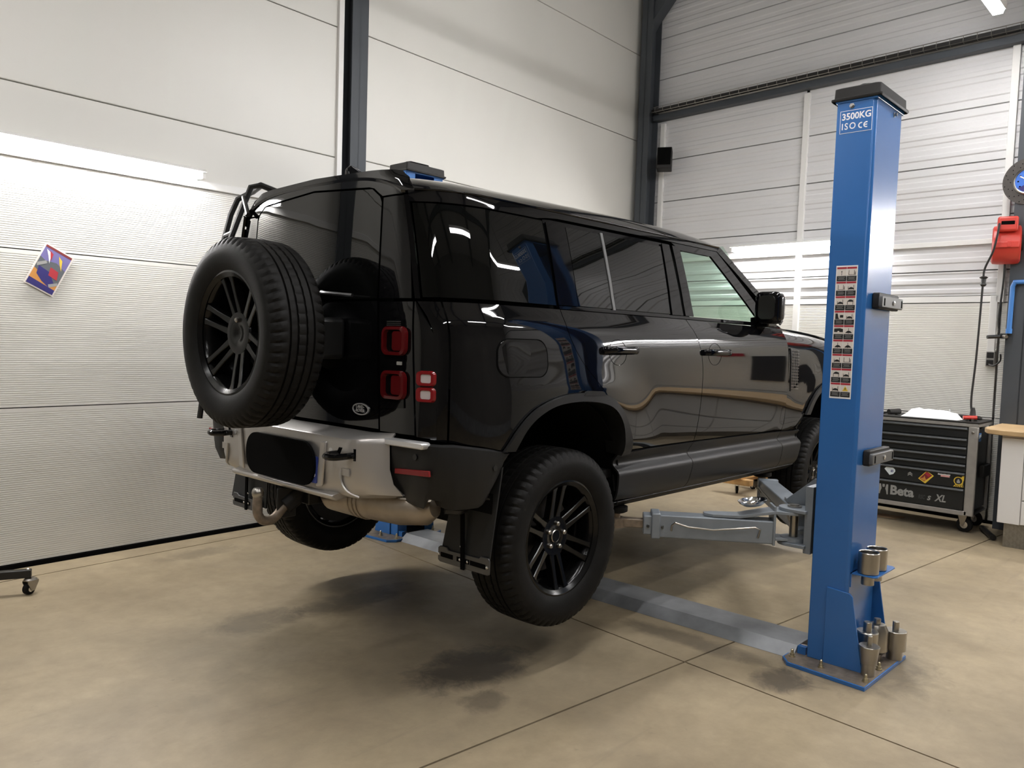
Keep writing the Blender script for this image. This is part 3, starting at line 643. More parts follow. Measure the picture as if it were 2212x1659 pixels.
# ---- tail: pillars, tailgate, lamps
def T(y, z, off=0.0):
    """point on the rear face for a given signed y"""
    a = abs(y)/HWf(min(max(z, 1.0), 2.2)); gs = [0.0, 0.30, 0.53, 0.70, 0.785, 0.840, 0.86]; xs = [-0.7495, -0.748, -0.745, -0.737, -0.722, -0.70, -0.69]
    x = float(np.interp(a, gs, xs)); lean = 0.0 if z < 1.66 else 0.05*(z-1.66)
    return (x+lean-off, y, z)
def tail_panel(name, b, t, m, parent=CAR, off=0.0, n=14, k=14, gap=0.003, thick=0.012, l=None, r=None, smooth=40):
    l = l or [b[0], t[0]]; r = r or [b[-1], t[-1]]
    Gd = coons(b, t, l, r, n, k); c = Gd.reshape(-1, 2).mean(0); ext = np.abs(Gd.reshape(-1, 2)-c).max(0)+1e-6; Gd = c+(Gd-c)*(1-gap/ext)
    return MB().grid([[T(y, z, off) for y, z in row] for row in Gd]).build(name, m, parent, smooth=smooth, solid=thick)
tg = tail_panel('tailgate', [(-0.535, 1.112), (0.535, 1.112)], [(-0.508, 1.655), (0.508, 1.655)], 'paint_black', n=20)
tail_panel('tailgate_window', [(-0.506, 1.662), (0.506, 1.662)], [(-0.43, 2.130), (0, 2.158), (0.43, 2.130)], 'dark_glass', tg, n=24, k=16, l=[(-0.506, 1.662), (-0.494, 2.085), (-0.43, 2.130)], r=[(0.506, 1.662), (0.494, 2.085), (0.43, 2.130)])
tail_panel('roof_spoiler', [(-0.665, 2.095), (-0.494, 2.092), (-0.43, 2.136), (0, 2.164), (0.43, 2.136), (0.494, 2.092), (0.665, 2.095)], [(-0.62, 2.165), (-0.56, 2.203), (-0.41, 2.210), (0, 2.220), (0.41, 2.210), (0.56, 2.203), (0.62, 2.165)], 'paint_black', n=40, k=5, gap=0.001)
# raised humps of the spoiler at both ends
for s_ in (-1, 1):
    tail_panel('rear_pillar', [(s_*0.512, 1.662), (s_*0.705, 1.660)], [(s_*0.500, 2.088), (s_*0.645, 2.090)], 'gloss_black', n=8, k=8)
    panel('pillar_strip', [(-0.722, 1.662), (-0.714, 1.662)], [(-0.722, 2.085), (-0.714, 2.085)], 'gloss_black', s_, n=2, k=8, gap=0.0)
    # lower corner: lamp bezel strip and the wide outer panel
    tail_panel('lamp_pillar', [(s_*0.541, 1.105), (s_*0.745, 1.105)], [(s_*0.516, 1.652), (s_*0.712, 1.652)], 'paint_black', n=8, k=16)
    tail_panel('corner_panel', [(s_*0.751, 1.10), (s_*0.838, 1.095)], [(s_*0.717, 1.652), (s_*0.722, 1.652)], 'paint_black', n=8, k=18, r=[(s_*0.838, 1.095), (s_*0.836, 1.28), (s_*0.815, 1.53), (s_*0.76, 1.60), (s_*0.722, 1.652)])
    tail_panel('lamp_bezel', [(s_*0.565, 1.205), (s_*0.69, 1.215)], [(s_*0.568, 1.575), (s_*0.672, 1.575)], 'gloss_black', n=6, k=10, off=0.006, gap=0)
    for k in range(5): MB().tube([T(s_*0.58, 1.567-k*0.0075, 0.009), T(s_*0.665, 1.567-k*0.0075, 0.009)], 0.0016, 5).build('bezel_rib', 'black_metal', CAR)
    for zc in (1.488, 1.307):
        ring = MB(); oo = [T(s_*(0.632+u), zc+v, 0.022) for u, v in rrect(0.136, 0.116, 0.03, 5)]; o2 = [T(s_*(0.632+u), zc+v, 0.004) for u, v in rrect(0.140, 0.120, 0.032, 5)]
        ii = [T(s_*(0.632+u), zc+v, 0.024) for u, v in rrect(0.112, 0.092, 0.022, 5)]; i2 = [T(s_*(0.632+u), zc+v, 0.002) for u, v in rrect(0.106, 0.086, 0.02, 5)]
        lamp = ring.grid([o2, oo, ii, i2], wrap=True).build('tail_lamp', 'lens_red', CAR, smooth=40)
        MB().add(i2, [tuple(range(len(i2)))]).build('lamp_back', 'lens_dark', lamp)
        MB().prism(rrect(0.066, 0.082, 0.014, 4), lambda u, v, w: T(s_*(0.652+u), zc+v, w), 0.003, 0.016).build('lamp_lens', 'lens_red', lamp, bevel=0.003)
    MB().prism(rrect(0.030, 0.014, 0.002, 1), lambda u, v, w: T(s_*(0.660+u), 1.397+v, w), 0.004, 0.009).build('bezel_mark', 'print_grey', CAR)
    for zc in (1.341, 1.276):
        o2 = [T(s_*(0.792+u), zc+v, 0.001) for u, v in rrect(0.080, 0.062, 0.018, 5)]; oo = [T(s_*(0.792+u), zc+v, 0.012) for u, v in rrect(0.074, 0.056, 0.016, 5)]
        ii = [T(s_*(0.795+u), zc+v, 0.012) for u, v in rrect(0.046, 0.036, 0.008, 5)]; i2 = [T(s_*(0.795+u), zc+v, 0.007) for u, v in rrect(0.044, 0.034, 0.008, 5)]
        lamp = MB().grid([o2, oo, ii, i2], wrap=True).build('corner_lamp', 'lens_bright', CAR, smooth=40)
        MB().add(i2, [tuple(range(len(i2)))]).build('lamp_lens', 'lens_white', lamp)
# oval badge
bd = MB(); el = lambda a, b_, o: [T(-0.415+a*math.cos(t), 1.190+b_*math.sin(t), o) for t in np.linspace(0, 2*PI, 36, endpoint=False)]
badge = bd.grid([el(.055, .026, 0.0), el(.055, .026, 0.006), el(.049, .021, 0.006), el(.049, .021, 0.003)], wrap=True).build('badge', 'silver_trim', tg, smooth=30)
MB().add(el(.0495, .0215, 0.0035), [tuple(range(36))]).build('badge_field', 'paint_black', badge)
text('badge_lettering', 'LAND-', 0.019, (0, -1, 0), (0, 0, 1), (-0.7525, -0.385, 1.190), 'silver_trim', badge, bold=0.0006, sx=1.0)
text('badge_lettering', '-ROVER', 0.019, (0, -1, 0), (0, 0, 1), (-0.7525, -0.379, 1.174), 'silver_trim', badge, bold=0.0006, sx=1.0)
# tailgate hinges and spare wheel carrier
MB().lathe([(0.16, 0), (0.16, 0.10), (0.10, 0.20)], 24, (-0.98, 0, 1.499), 'x').build('wheel_carrier', 'black_metal', CAR)
MB().bx(-0.90, -0.75, -0.30, 0.30, 1.40, 1.58).build('carrier_bracket', 'black_metal', CAR, bevel=0.02)
MB().tube(smooth_path([(-0.755, -0.12, 1.70), (-0.80, -0.2, 1.69), (-0.795, -0.40, 1.675)]), 0.008, 6).build('wiper_arm', 'black_metal', CAR)
# aerial fin
MB().prism([(-0.60, 2.215), (-0.605, 2.275), (-0.585, 2.296), (-0.54, 2.285), (-0.45, 2.250), (-0.36, 2.225)], lambda u, v, w: (u, -0.08+w*(1.0 if v < 2.25 else 0.35), v), -0.03, 0.03).build('aerial_fin', 'gloss_black', CAR, smooth=60, bevel=0.006)
# ladder on the left rear corner
A1 = [(-0.47, 0.60, 2.235), (-0.60, 0.68, 2.285), (-0.635, 0.72, 2.275), (-0.665, 0.755, 2.16), (-0.705, 0.80, 2.0), (-0.80, 0.87, 1.20)]
B1 = [(-0.55, 0.86, 2.275), (-0.60, 0.92, 2.235), (-0.622, 0.955, 2.15), (-0.640, 1.0, 2.0), (-0.745, 1.05, 1.02)]
MB().tube(A1, 0.016, 8).build('ladder_rail', 'black_metal', CAR); MB().tube(B1, 0.016, 8).build('ladder_rail', 'black_metal', CAR)
for z, a, b_ in ((2.035, (-0.695, 0.79), (-0.636, 0.99)), (1.75, (-0.735, 0.82), (-0.667, 1.01)), (1.45, (-0.77, 0.845), (-0.70, 1.03)), (1.115, (-0.81, 0.88), (-0.735, 1.045))):
    MB().tube([(*a, z), (*b_, z)], 0.013, 8).build('ladder_rung', 'black_metal', CAR)
MB().tube([A1[1], B1[0]], 0.017, 8).build('ladder_rung', 'black_metal', CAR)
MB().prism([(0, 0), (0.05, 0.02), (0.06, -0.06), (0.02, -0.11), (-0.03, -0.09)], lambda u, v, w: (-0.56+u, 0.585+w, 2.215+v), -0.03, 0.03).build('ladder_foot', 'black_metal', CAR, bevel=0.008)
MB().tube([(-0.74, 0.56, 2.10), (-0.70, 0.66, 2.17), (-0.66, 0.75, 2.22)], 0.012, 8).build('ladder_brace', 'black_metal', CAR)

# ---- rear bumper
st = np.linspace(-0.645, 0.645, 61); rows = []
def bxf(y):
    a = abs(y); return -0.885+(0.0 if a < 0.50 else 0.13*((a-0.50)/0.16)**1.6 if a < 0.66 else 0.13+0.20*(a-0.66))
for y in [v for v in st if abs(v) <= 0.65]:
    x = bxf(y); a = abs(y); lip = max(0, 1-(a/0.40)**6); up = max(0, (a-0.50)/0.165)
    rows.append([(-0.745, y, 1.098+0.012*up), (x+0.012, y, 1.082+0.012*up), (x+0.003, y, 1.076+0.01*up), (x, y, 1.06), (x, y, 0.96), (x+0.004, y, 0.90), (x+0.012+0.02*up, y, 0.855-0.005*lip), (x+0.03-0.02*lip+0.03*up, y, 0.835-0.012*lip+0.02*up), (x+0.05-0.02*lip+0.05*up, y, 0.825-0.018*lip+0.02*up), (-0.76+0.03*up, y, 0.83-0.01*lip+0.02*up)])
rows = [[(x, y+math.copysign(max(0, (abs(y)-0.53)/0.115)*float(np.interp(z, [0.82, 0.87, 0.93, 1.0], [0.085, 0.045, 0.008, 0.0])), y), z) for x, y, z in r_] for r_ in rows]
bump_ = MB().grid(rows).build('rear_bumper', 'silver_paint', CAR, smooth=50, solid=0.008)
# lower lip in front of the tow bar
MB().prism([(-0.905, 0.822), (-0.90, 0.835), (-0.86, 0.842), (-0.74, 0.85), (-0.74, 0.825), (-0.88, 0.805)], lambda u, v, w: (u+0.10*max(0, abs(w)-0.33), w, v), -0.42, 0.42).build('bumper_lip', 'silver_paint', bump_, bevel=0.006)
# recess for the plate: raised frame edges left and right
for s_ in (-1, 1):
    MB().prism([(0.33, 1.05), (0.37, 1.055), (0.345, 0.86), (0.30, 0.85)], lambda u, v, w: (-0.884-w, s_*u, v), 0.0, 0.012).build('plate_surround', 'silver_paint', bump_, bevel=0.005)
    MB().tube(smooth_path([(-0.886, s_*0.47, 0.955), (-0.888, s_*0.475, 0.90), (-0.876, s_*0.50, 0.86), (-0.84, s_*0.535, 0.835)]), 0.006, 6).build('bumper_crease', 'silver_paint', bump_)
    MB().bx(-0.8875, -0.884, s_*0.50-0.025, s_*0.50+0.025, 0.925, 0.955).build('bumper_pad', 'silver_paint', bump_)
    # towing eye in a dark pocket
    MB().prism([(0.425, 0.988), (0.545, 0.990), (0.545, 1.040), (0.455, 1.040)], lambda u, v, w: (bxf(u)-w, s_*u, v), -0.03, 0.004).build('eye_pocket', 'gloss_black', bump_)
    MB().tube(smooth_path([(-0.86, s_*0.445, 1.012), (-0.93, s_*0.44, 1.010), (-0.965, s_*0.475, 1.009), (-0.95, s_*0.52, 1.010), (-0.86, s_*0.53, 1.012)]), 0.014, 10).build('towing_eye', 'gloss_black', bump_)
    for yy in (0.395,): MB().lathe([(0.011, 0), (0.011, 0.003), (0.009, 0.004)], 14, (-0.889, s_*yy, 1.02), 'x').build('parking_sensor', 'silver_trim', bump_)
    # dark corner of the bumper
    rows = []
    PL = [(bxf(0.648)+0.004, 0.648), (-0.758, 0.72), (-0.765, 0.80), (-0.758, 0.865), (-0.735, 0.915), (-0.68, 0.948), (-0.60, 0.970), (-0.50, 0.982), (-0.42, 0.986)]
    PL = [tuple(p) for p in resample(PL, 26)]; n_ = len(PL)
    for i, (x, y) in enumerate(PL):
        t = i/(n_-1); zt = 1.085 if x < -0.69 else 1.085-0.04*(x+0.69)/0.27; zb = 0.862+0.0*t if x < -0.70 else (0.822 if x < -0.56 else 0.822+0.235*((x+0.56)/0.14)**1.8)
        zb = min(zb, zt-0.02); zb = max(zb, 0.822) if y > 0.86 else float(np.interp(y, [0.648, 0.68, 0.72, 0.79, 0.85], [0.935, 0.885, 0.852, 0.828, 0.822]))
        ed = 0.018
        rows.append([(x+0.015*(1-t), s_*(y-ed), zt+0.002), (x, s_*y, zt-0.006), (x-0.004*(1-t), s_*(y+0.004), zt-0.06*(zt-zb)/0.26), (x, s_*y, zb+0.55*(zt-zb)), (x+0.006*(1-t), s_*(y-0.006), zb+0.22*(zt-zb)), (x+0.03*(1-t), s_*(y-0.03), zb), (x+0.06*(1-t), s_*(y-0.12), zb+0.002)])
    cc = MB().grid(rows).build('bumper_corner', 'clad', CAR, smooth=50, solid=0.006)
    MB().prism([(0.615, 1.062), (0.618, 1.090), (0.856, 1.094), (0.864, 1.085), (0.858, 1.066)], lambda u, v, w: (-0.742-w-0.03*(0.2-abs(u-0.75)), s_*u, v), 0.0, 0.045).build('bumper_step', 'silver_trim', cc, bevel=0.006)
    MB().prism([(0.665, 0.946), (0.668, 0.968), (0.885, 0.986), (0.888, 0.962)], lambda u, v, w: (float(np.interp(u, [0.66, 0.72, 0.80, 0.865, 0.915], [-0.752, -0.772, -0.782, -0.775, -0.752]))-w, s_*u, v), -0.002, 0.009).build('reflector', 'lens_bright', cc, bevel=0.002)
    MB().lathe([(0.012, 0), (0.012, 0.004), (0.008, 0.005)], 14, (-0.50, s_*0.9865, 0.985), 'y').build('parking_sensor', 'black_metal', cc)
    MB().lathe([(0.012, 0), (0.012, 0.004), (0.008, 0.005)], 14, (-0.773, s_*0.80, 1.03), 'x').build('parking_sensor', 'black_metal', cc)
# number plate, covered black
npl = MB().prism(rrect(0.56, 0.192, 0.085, 8, -0.028, 0.945), lambda u, v, w: (-0.900-w, u, v), 0.0, 0.012).build('number_plate', 'seal_black', CAR)
MB().prism(rrect(0.045, 0.115, 0.006, 2, -0.292, 0.925), lambda u, v, w: (-0.892-w, u, v), 0.0, 0.008).build('plate_band', 'print_blue', npl)
text('plate_lettering', '3', 0.045, (0, -1, 0), (0, 0, 1), (-0.9008, -0.286, 0.885), 'print_white', npl)

# ---- tow bar, exhaust, underbody
MB().lathe([(0.0, -0.027), (0.016, -0.024), (0.025, -0.012), (0.0275, 0), (0.025, 0.012), (0.018, 0.022), (0.0, 0.025)], 20, (-0.994, 0, 0.790), 'z', caps=False).build('tow_ball', 'nickel', CAR)
MB().tube(smooth_path([(-0.994, 0, 0.775), (-0.996, 0, 0.735), (-0.994, 0, 0.70), (-0.975, 0, 0.668), (-0.94, 0, 0.656), (-0.905, 0, 0.668), (-0.87, 0, 0.700), (-0.845, 0, 0.715)]), 0.021, 12).build('tow_hook', 'rust_steel', CAR)
MB().tube([(-0.86, 0, 0.71), (-0.76, 0, 0.775)], 0.042, 14).build('tow_socket', 'black_metal', CAR)
MB().bx(-0.78, -0.68, -0.08, 0.08, 0.72, 0.83).bx(-0.90, -0.80, -0.01, 0.0, 0.66, 0.80).build('tow_bracket', 'black_metal', CAR, bevel=0.01)
MB().tube([(-0.70, 0.62, 0.80), (-0.70, -0.62, 0.80)], 0.035, 10).build('cross_member', 'black_metal', CAR)
MB().tube([(-0.67, -0.09, 0.765), (-0.67, -0.13, 0.768), (-0.67, -0.30, 0.774), (-0.67, -0.62, 0.790), (-0.665, -0.76, 0.802), (-0.655, -0.80, 0.812)], [0.055, 0.075, 0.080, 0.080, 0.068, 0.04], 20).build('exhaust_silencer', 'exhaust', CAR, smooth=60)
for y in (-0.33, -0.36, -0.39): MB().tube([(-0.67+0.081*math.cos(a), y, 0.777+0.081*math.sin(a)) for a in np.linspace(0, 2*PI, 24, endpoint=False)], 0.004, 6, closed=True).build('silencer_band', 'exhaust', CAR)
MB().tube(smooth_path([(-0.60, -0.80, 0.80), (-0.55, -0.83, 0.795), (-0.50, -0.82, 0.80)]), 0.022, 8).build('tail_pipe', 'black_metal', CAR)
MB().bx(0.40, 2.45, -0.74, 0.74, 0.70, 0.84).build('underbody', 'liner', CAR, bevel=0.03)
MB().bx(-0.66, 0.42, -0.48, 0.48, 0.84, 1.20).build('rear_underbody', 'liner', CAR, bevel=0.03)
MB().bx(2.45, 3.55, -0.50, 0.50, 0.66, 1.45).build('engine_bay', 'liner', CAR, bevel=0.03)
MB().tube([(0.02, 0.62, 0.62), (0, 0.2, 0.66), (0, -0.2, 0.66), (0.02, -0.62, 0.62)], 0.045, 10).build('rear_axle', 'black_metal', CAR)
MB().lathe([(0.08, -0.12), (0.11, -0.06), (0.11, 0.06), (0.08, 0.12)], 16, (0, 0, 0.67), 'y').build('differential', 'black_metal', CAR)
for s_ in (-1, 1):
    MB().tube([(0.10, s_*0.60, 0.58), (0.18, s_*0.46, 0.90)], 0.035, 10).build('damper', 'rust_steel', CAR)
    pts = [(-0.02+0.055*math.cos(t), s_*0.55+0.055*math.sin(t), 0.70+0.24*t/(10*PI)) for t in np.linspace(0, 10*PI, 90)]
    MB().tube(pts, 0.009, 6).build('coil_spring', 'black_metal', CAR)
    MB().bx(0.0, 0.62, s_*0.58-0.03, s_*0.58+0.03, 0.60, 0.66).build('trailing_arm', 'black_metal', CAR, bevel=0.01)

# ---- mud flaps
for s_, xf in ((-1, -0.46), (1, -0.55)):
    fl_ = MB().prism([(0.655, 0.56), (0.945, 0.575), (0.985, 0.985), (0.93, 0.90), (0.83, 0.835), (0.70, 0.80)] if s_ < 0 else [(0.62, 0.56), (0.985, 0.575), (0.95, 0.86), (0.64, 0.86)], lambda u, v, w: (xf-w-(0.05*(0.8-v) if s_ < 0 else 0.10*(0.8-v)), s_*u, v), 0.0, 0.008).build('mud_flap', 'flap', CAR)
    xo = xf-0.009-(0.012 if s_ < 0 else 0.024)
    MB().prism([(0.645, 0.535), (0.645, 0.590), (0.66, 0.600), (0.70, 0.600), (0.71, 0.588), (0.895, 0.592), (0.905, 0.602), (0.95, 0.602), (0.958, 0.590), (0.958, 0.535), (0.945, 0.528), (0.66, 0.528), (0.655, 0.530)], lambda u, v, w: (xo-w, s_*u, v), 0.0, 0.007).build('flap_weight', 'flap_plate', fl_, bevel=0.003)
    for u in (0.665, 0.765): MB().bx(xo-0.0085, xo-0.006, min(s_*u, s_*(u+0.075))+0.0, max(s_*u, s_*(u+0.075)), 0.553, 0.573).build('slot', 'seal_black', fl_)
    MB().bx(xo-0.0085, xo-0.006, min(s_*0.845, s_*0.935), max(s_*0.845, s_*0.935), 0.553, 0.573).build('slot', 'seal_black', fl_)
    MB().prism([(0.795, 0.525), (0.815, 0.525), (0.805, 0.80), (0.785, 0.80)], lambda u, v, w: (xo-0.007-w, s_*u, v), 0.0, 0.008).build('flap_rib', 'seal_black', fl_)
    for (u, v) in ((0.655, 0.563), (0.785, 0.563), (0.83, 0.563), (0.945, 0.563), (0.79, 0.62), (0.775, 0.77)): MB().lathe([(0.007, 0.0), (0.006, -0.004), (0.002, -0.006)], 10, (xo-0.0065, s_*u, v), 'x').build('screw', 'chrome', fl_)
MB().tube([(-0.62, -0.66, 0.83), (-0.47, -0.78, 0.835), (-0.46, -0.93, 0.85)], 0.012, 8).build('flap_stay', 'black_metal', CAR)

# ---- wheels
def tyre_mesh():
    NA = 240
    half = [(0.262, 0.106), (0.275, 0.117), (0.300, 0.128), (0.330, 0.1325), (0.352, 0.1315), (0.356, 0.130), (0.372, 0.126), (0.386, 0.119), (0.396, 0.111), (0.4025, 0.102), (0.4055, 0.090), (0.4065, 0.066)]
    gro = [(0.4068, 0.0605), (0.3975, 0.0600), (0.3975, 0.0510), (0.4072, 0.0505), (0.4075, 0.0255), (0.3980, 0.0250), (0.3980, 0.0160), (0.4075, 0.0155)]
    prof = [(r, -y) for r, y in half]+[(r, -y) for r, y in gro]+[(r, y) for r, y in reversed(gro)]+[(r, y) for r, y in reversed(half)]
    rows = []
    for i, (r, y) in enumerate(prof):
        row = []; ay = abs(y)
        for j in range(NA):
            rr = r; q = j % 4
            if 0.066 < ay < 0.126 and r > 0.37 and q == 0: rr = r-0.009
            if 0.015 < ay < 0.03 and r > 0.405 and q == 2: rr = r-0.003
            a = 2*PI*(j+(ay*18 if ay > 0.05 else ay*30))/NA
            row.append((rr*math.sin(a), y, rr*math.cos(a)))
        rows.append(row)
    b = MB().grid(rows, wrap=True)
    return b.mesh('tyre', 'rubber', 28)
TY = tyre_mesh()
b = MB().lathe([(0.255, 0.105), (0.262, 0.106), (0.262, 0.100), (0.235, 0.09), (0.228, 0.0), (0.235, -0.075), (0.246, -0.092), (0.258, -0.098), (0.266, -0.104), (0.266, -0.110), (0.258, -0.112), (0.250, -0.106), (0.240, -0.098)], 72, (0, 0, 0), 'y', caps=False)
for k in range(6):
    for s_ in (-1, 1):
        rows = []
        for r0, yf, hwid, dep, off in ((0.050, -0.052, 0.019, 0.034, 0.021), (0.090, -0.058, 0.015, 0.036, 0.0235), (0.15, -0.072, 0.0115, 0.036, 0.0275), (0.215, -0.086, 0.012, 0.034, 0.032), (0.243, -0.095, 0.017, 0.024, 0.035)):
            a = PI/2+R(6)+2*PI*k/6; c, s2 = math.cos(a), math.sin(a)
            def pt(t, y): return (r0*c-(s_*off+t)*s2, y, r0*s2+(s_*off+t)*c)
            rows.append([pt(-hwid, yf+dep), pt(-hwid, yf+0.003), pt(-hwid+0.003, yf), pt(hwid-0.003, yf), pt(hwid, yf+0.003), pt(hwid, yf+dep)])
        b.grid(rows, wrap=True)
b.lathe([(0.0, -0.045), (0.020, -0.046), (0.034, -0.056), (0.062, -0.059), (0.090, -0.058), (0.095, -0.048), (0.088, -0.010), (0.0, -0.008)], 48, (0, 0, 0), 'y', caps=False)
RIM = b.mesh('rim', 'rim_black', 35)
DISC = MB().lathe([(0.08, 0.01), (0.175, 0.01), (0.175, 0.035), (0.08, 0.035)], 40, (0, 0, 0), 'y').mesh('brake_disc', 'disc_iron', 30)
BARREL = MB().lathe([(0.19, 0.03), (0.225, 0.04), (0.225, 0.095), (0.10, 0.10)], 40, (0, 0, 0), 'y', caps=False).mesh('rim_barrel', 'rim_black', 40)
CAP = MB().lathe([(0.030, -0.044), (0.030, -0.060), (0.027, -0.063), (0.026, -0.061), (0.0, -0.061)], 32, (0, 0, 0), 'y', caps=False).mesh('centre_cap', 'nickel', 30)
CAPF = MB().lathe([(0.0, -0.0625), (0.026, -0.0625), (0.026, -0.061)], 32, (0, 0, 0), 'y', caps=False).mesh('cap_face', 'rim_black', 30)
NUT = MB().lathe([(0.0115, -0.045), (0.0115, -0.068), (0.008, -0.072), (0.0, -0.073)], 6, (0, 0, 0), 'y', caps=False).mesh('wheel_nut', 'nickel', 20)
def wheel(loc, rz, spare=False, flipx=False):
    t = bpy.data.objects.new('wheel', TY); COL.objects.link(t); t.parent = CAR; t.location = Vector(loc)-CAR.location; t.rotation_euler = (0, R(random.uniform(0, 50)) if not spare else R(-4), rz)
    for nm, me in (('rim', RIM), ('rim_barrel', BARREL))+((('brake_disc', DISC), ('centre_cap', CAP), ('cap_face', CAPF)) if not spare else ()):
        o = bpy.data.objects.new(nm, me); COL.objects.link(o); o.parent = t
    for k in range(5 if not spare else 1):
        a = 2*PI*k/5+0.1; o = bpy.data.objects.new('wheel_nut', NUT); COL.objects.link(o); o.parent = t; o.location = (0.057*math.sin(a), 0, 0.057*math.cos(a))
    return t
w_ = wheel((0, -0.852, WZ), 0); w_.rotation_euler[1] = R(2)
wheel((0, 0.852, WZ), PI); wheel((3.022, -0.852, WZ-0.01), 0); wheel((3.022, 0.852, WZ-0.01), PI)
wheel((-1.055, -0.024, 1.499), -PI/2, True)
# ================================================================ two-post lift
def post(sgn, y_in, y_out, label, dz):
    """C-section post; y_in inner lip, y_out outer web (signed world y), opening towards the car"""
    x0, x1, zt = 0.98, 1.345, 2.655+dz
    root = thing('lift_post', ((x0+x1)/2, (y_in+y_out)/2, 0), label, 'lift post')
    d = 1 if y_in > y_out else -1
    sec = [(x0, y_in), (x0, y_out+d*0.012), (x0+0.012, y_out), (x1-0.012, y_out), (x1, y_out+d*0.012), (x1, y_in), (x1-0.09, y_in), (x1-0.09, y_in-d*0.008), (x1-0.008, y_in-d*0.008), (x1-0.008, y_out+d*0.008), (x0+0.008, y_out+d*0.008), (x0+0.008, y_in-d*0.008), (x0+0.09, y_in-d*0.008), (x0+0.09, y_in)]
    MB().prism(sec, lambda u, v, w: (u, v, w), 0.018, zt).build('column', 'lift_blue', root, smooth=30, bevel=0.004)
    MB().prism([(0.815, y_out-d*0.15), (1.37, y_out-d*0.16), (1.37, y_in+d*0.06), (1.30, y_in+d*0.085), (0.90, y_in+d*0.085), (0.842, y_in+d*0.04)], lambda u, v, w: (u, v, w), 0.0, 0.018).build('base_plate', 'lift_blue', root, smooth=0, bevel=0.002)
    # dirty upper face of the plate
    MB().prism([(0.822, y_out-d*0.145), (1.364, y_out-d*0.155), (1.364, y_in+d*0.055), (1.295, y_in+d*0.078), (0.905, y_in+d*0.078), (0.849, y_in+d*0.035)], lambda u, v, w: (u, v, w), 0.018, 0.0186).build('plate_grime', 'rust_steel', root, smooth=0)
    for xs, sg in ((x0, -1), (x1, 1)):
        a, b_ = (xs-0.010, xs) if sg < 0 else (xs, xs+0.010)
        MB().prism([(y_out+d*0.095, 0.018), (y_out+d*0.095, 0.385), (y_out-d*0.012, 0.375), (y_out-d*0.026, 0.36), (y_out-d*0.030, 0.33), (y_out-d*0.085, 0.018)], lambda u, v, w: (w, u, v), a, b_).build('gusset', 'lift_blue', root, smooth=30, bevel=0.002)
    for (x, y) in ((0.90, y_in-d*0.10), (0.885, y_out-d*0.13), (1.08, y_out-d*0.125), (1.33, y_out-d*0.11), (0.93, y_in+d*0.05), (1.31, y_in+d*0.03)):
        MB().lathe([(0.016, 0.0186), (0.016, 0.024), (0.011, 0.0245), (0.011, 0.036), (0.007, 0.037), (0.007, 0.052), (0.003, 0.056)], 8, (x, y, 0), 'z').build('anchor_bolt', 'zinc', root, smooth=20)
    ca, cb = min(y_in, y_out)-0.025, max(y_in, y_out)+0.025
    MB().prism([(x0-0.006, ca+0.019), (x1+0.006, ca+0.019), (x1+0.006, cb-0.019), (x0-0.006, cb-0.019)], lambda u, v, w: (u, v, w), 2.648+dz, 2.668+dz).build('top_collar', 'lift_blue', root, smooth=0, bevel=0.002)
    cap = MB(); rows = []
    for e, z in ((0.012, 2.655), (0.016, 2.660), (0.016, 2.668), (0.006, 2.672), (0.004, 2.715), (-0.012, 2.722), (-0.055, 2.728), (-0.075, 2.745), (-0.095, 2.748)):
        rows.append([(u, v, z+dz) for u, v in rrect(x1-x0+2*e, cb-ca-0.03+2*e, 0.012 if e > -0.02 else 0.03, 4, (x0+x1)/2, (ca+cb)/2)])
    cap.grid(rows, wrap=True); cap.add(rows[-1], [tuple(range(len(rows[-1])))]); cap.build('cap', 'dark_plastic', root, smooth=40)
    MB().lathe([(0.012, 0), (0.012, -0.004), (0.008, -0.005), (0.008, -0.012)], 6, (x0, (y_in+y_out)/2+d*0.02, 2.630+dz), 'x').build('cap_bolt', 'nickel', root)
    MB().lathe([(0.012, 0), (0.012, -d*0.004), (0.008, -d*0.005), (0.008, -d*0.014)], 6, ((x0+x1)/2+0.06, y_out, 2.625+dz), 'y').build('cap_bolt', 'nickel', root)
    # carriage inside the column with the arm pivots
    cy0, cy1 = y_in-d*0.06, y_in+d*0.045
    MB().bx(x0+0.03, x1-0.03, min(cy0, y_in+d*0.012), max(cy0, y_in+d*0.012), 0.50, 0.90).build('carriage', 'black_metal', root, bevel=0.004)
    MB().bx(x0+0.03, x1-0.03, min(y_in+d*0.022, cy1+d*0.014), max(y_in+d*0.022, cy1+d*0.014), 0.51, 0.84).build('carriage_plate', 'lift_grey', root, bevel=0.002)
    MB().prism([(cy1, 0.72), (cy1, 0.86), (cy1+d*0.03, 0.86), (cy1+d*0.17, 0.735), (cy1+d*0.17, 0.72)], lambda u, v, w: (w, u, v), 1.155, 1.167).build('carriage_rib', 'lift_grey', root)
    for xp in (1.06, 1.265):
        for z in (0.705, 0.535):
            yc = cy1+d*0.085
            MB().prism([(xp-0.075, cy1), (xp+0.075, cy1)]+[(xp+0.075*math.cos(a), yc+d*0.075*math.sin(a)) for a in np.linspace(0, PI, 14)], lambda u, v, w: (u, v, w), z, z+0.016).build('pivot_plate', 'lift_grey', root, smooth=30, bevel=0.002)
        MB().tube([(xp, yc, 0.535), (xp, yc, 0.725)], 0.021, 16).build('pivot_pin', 'nickel', root)
        MB().lathe([(0.034, 0.722), (0.034, 0.728), (0.022, 0.729), (0.022, 0.734)], 18, (xp, yc, 0), 'z').build('pin_washer', 'nickel', root)
        MB().tube([(xp+0.035, yc-d*0.045, 0.545), (xp+0.035, yc-d*0.045, 0.80)], 0.006, 8).build('lock_rod', 'nickel', root)
    return root, cy1+d*0.085
PR, PYR = post(-1, -1.71, -1.885, 'blue lift post with load sticker standing at the near right side of the car', 0.0)
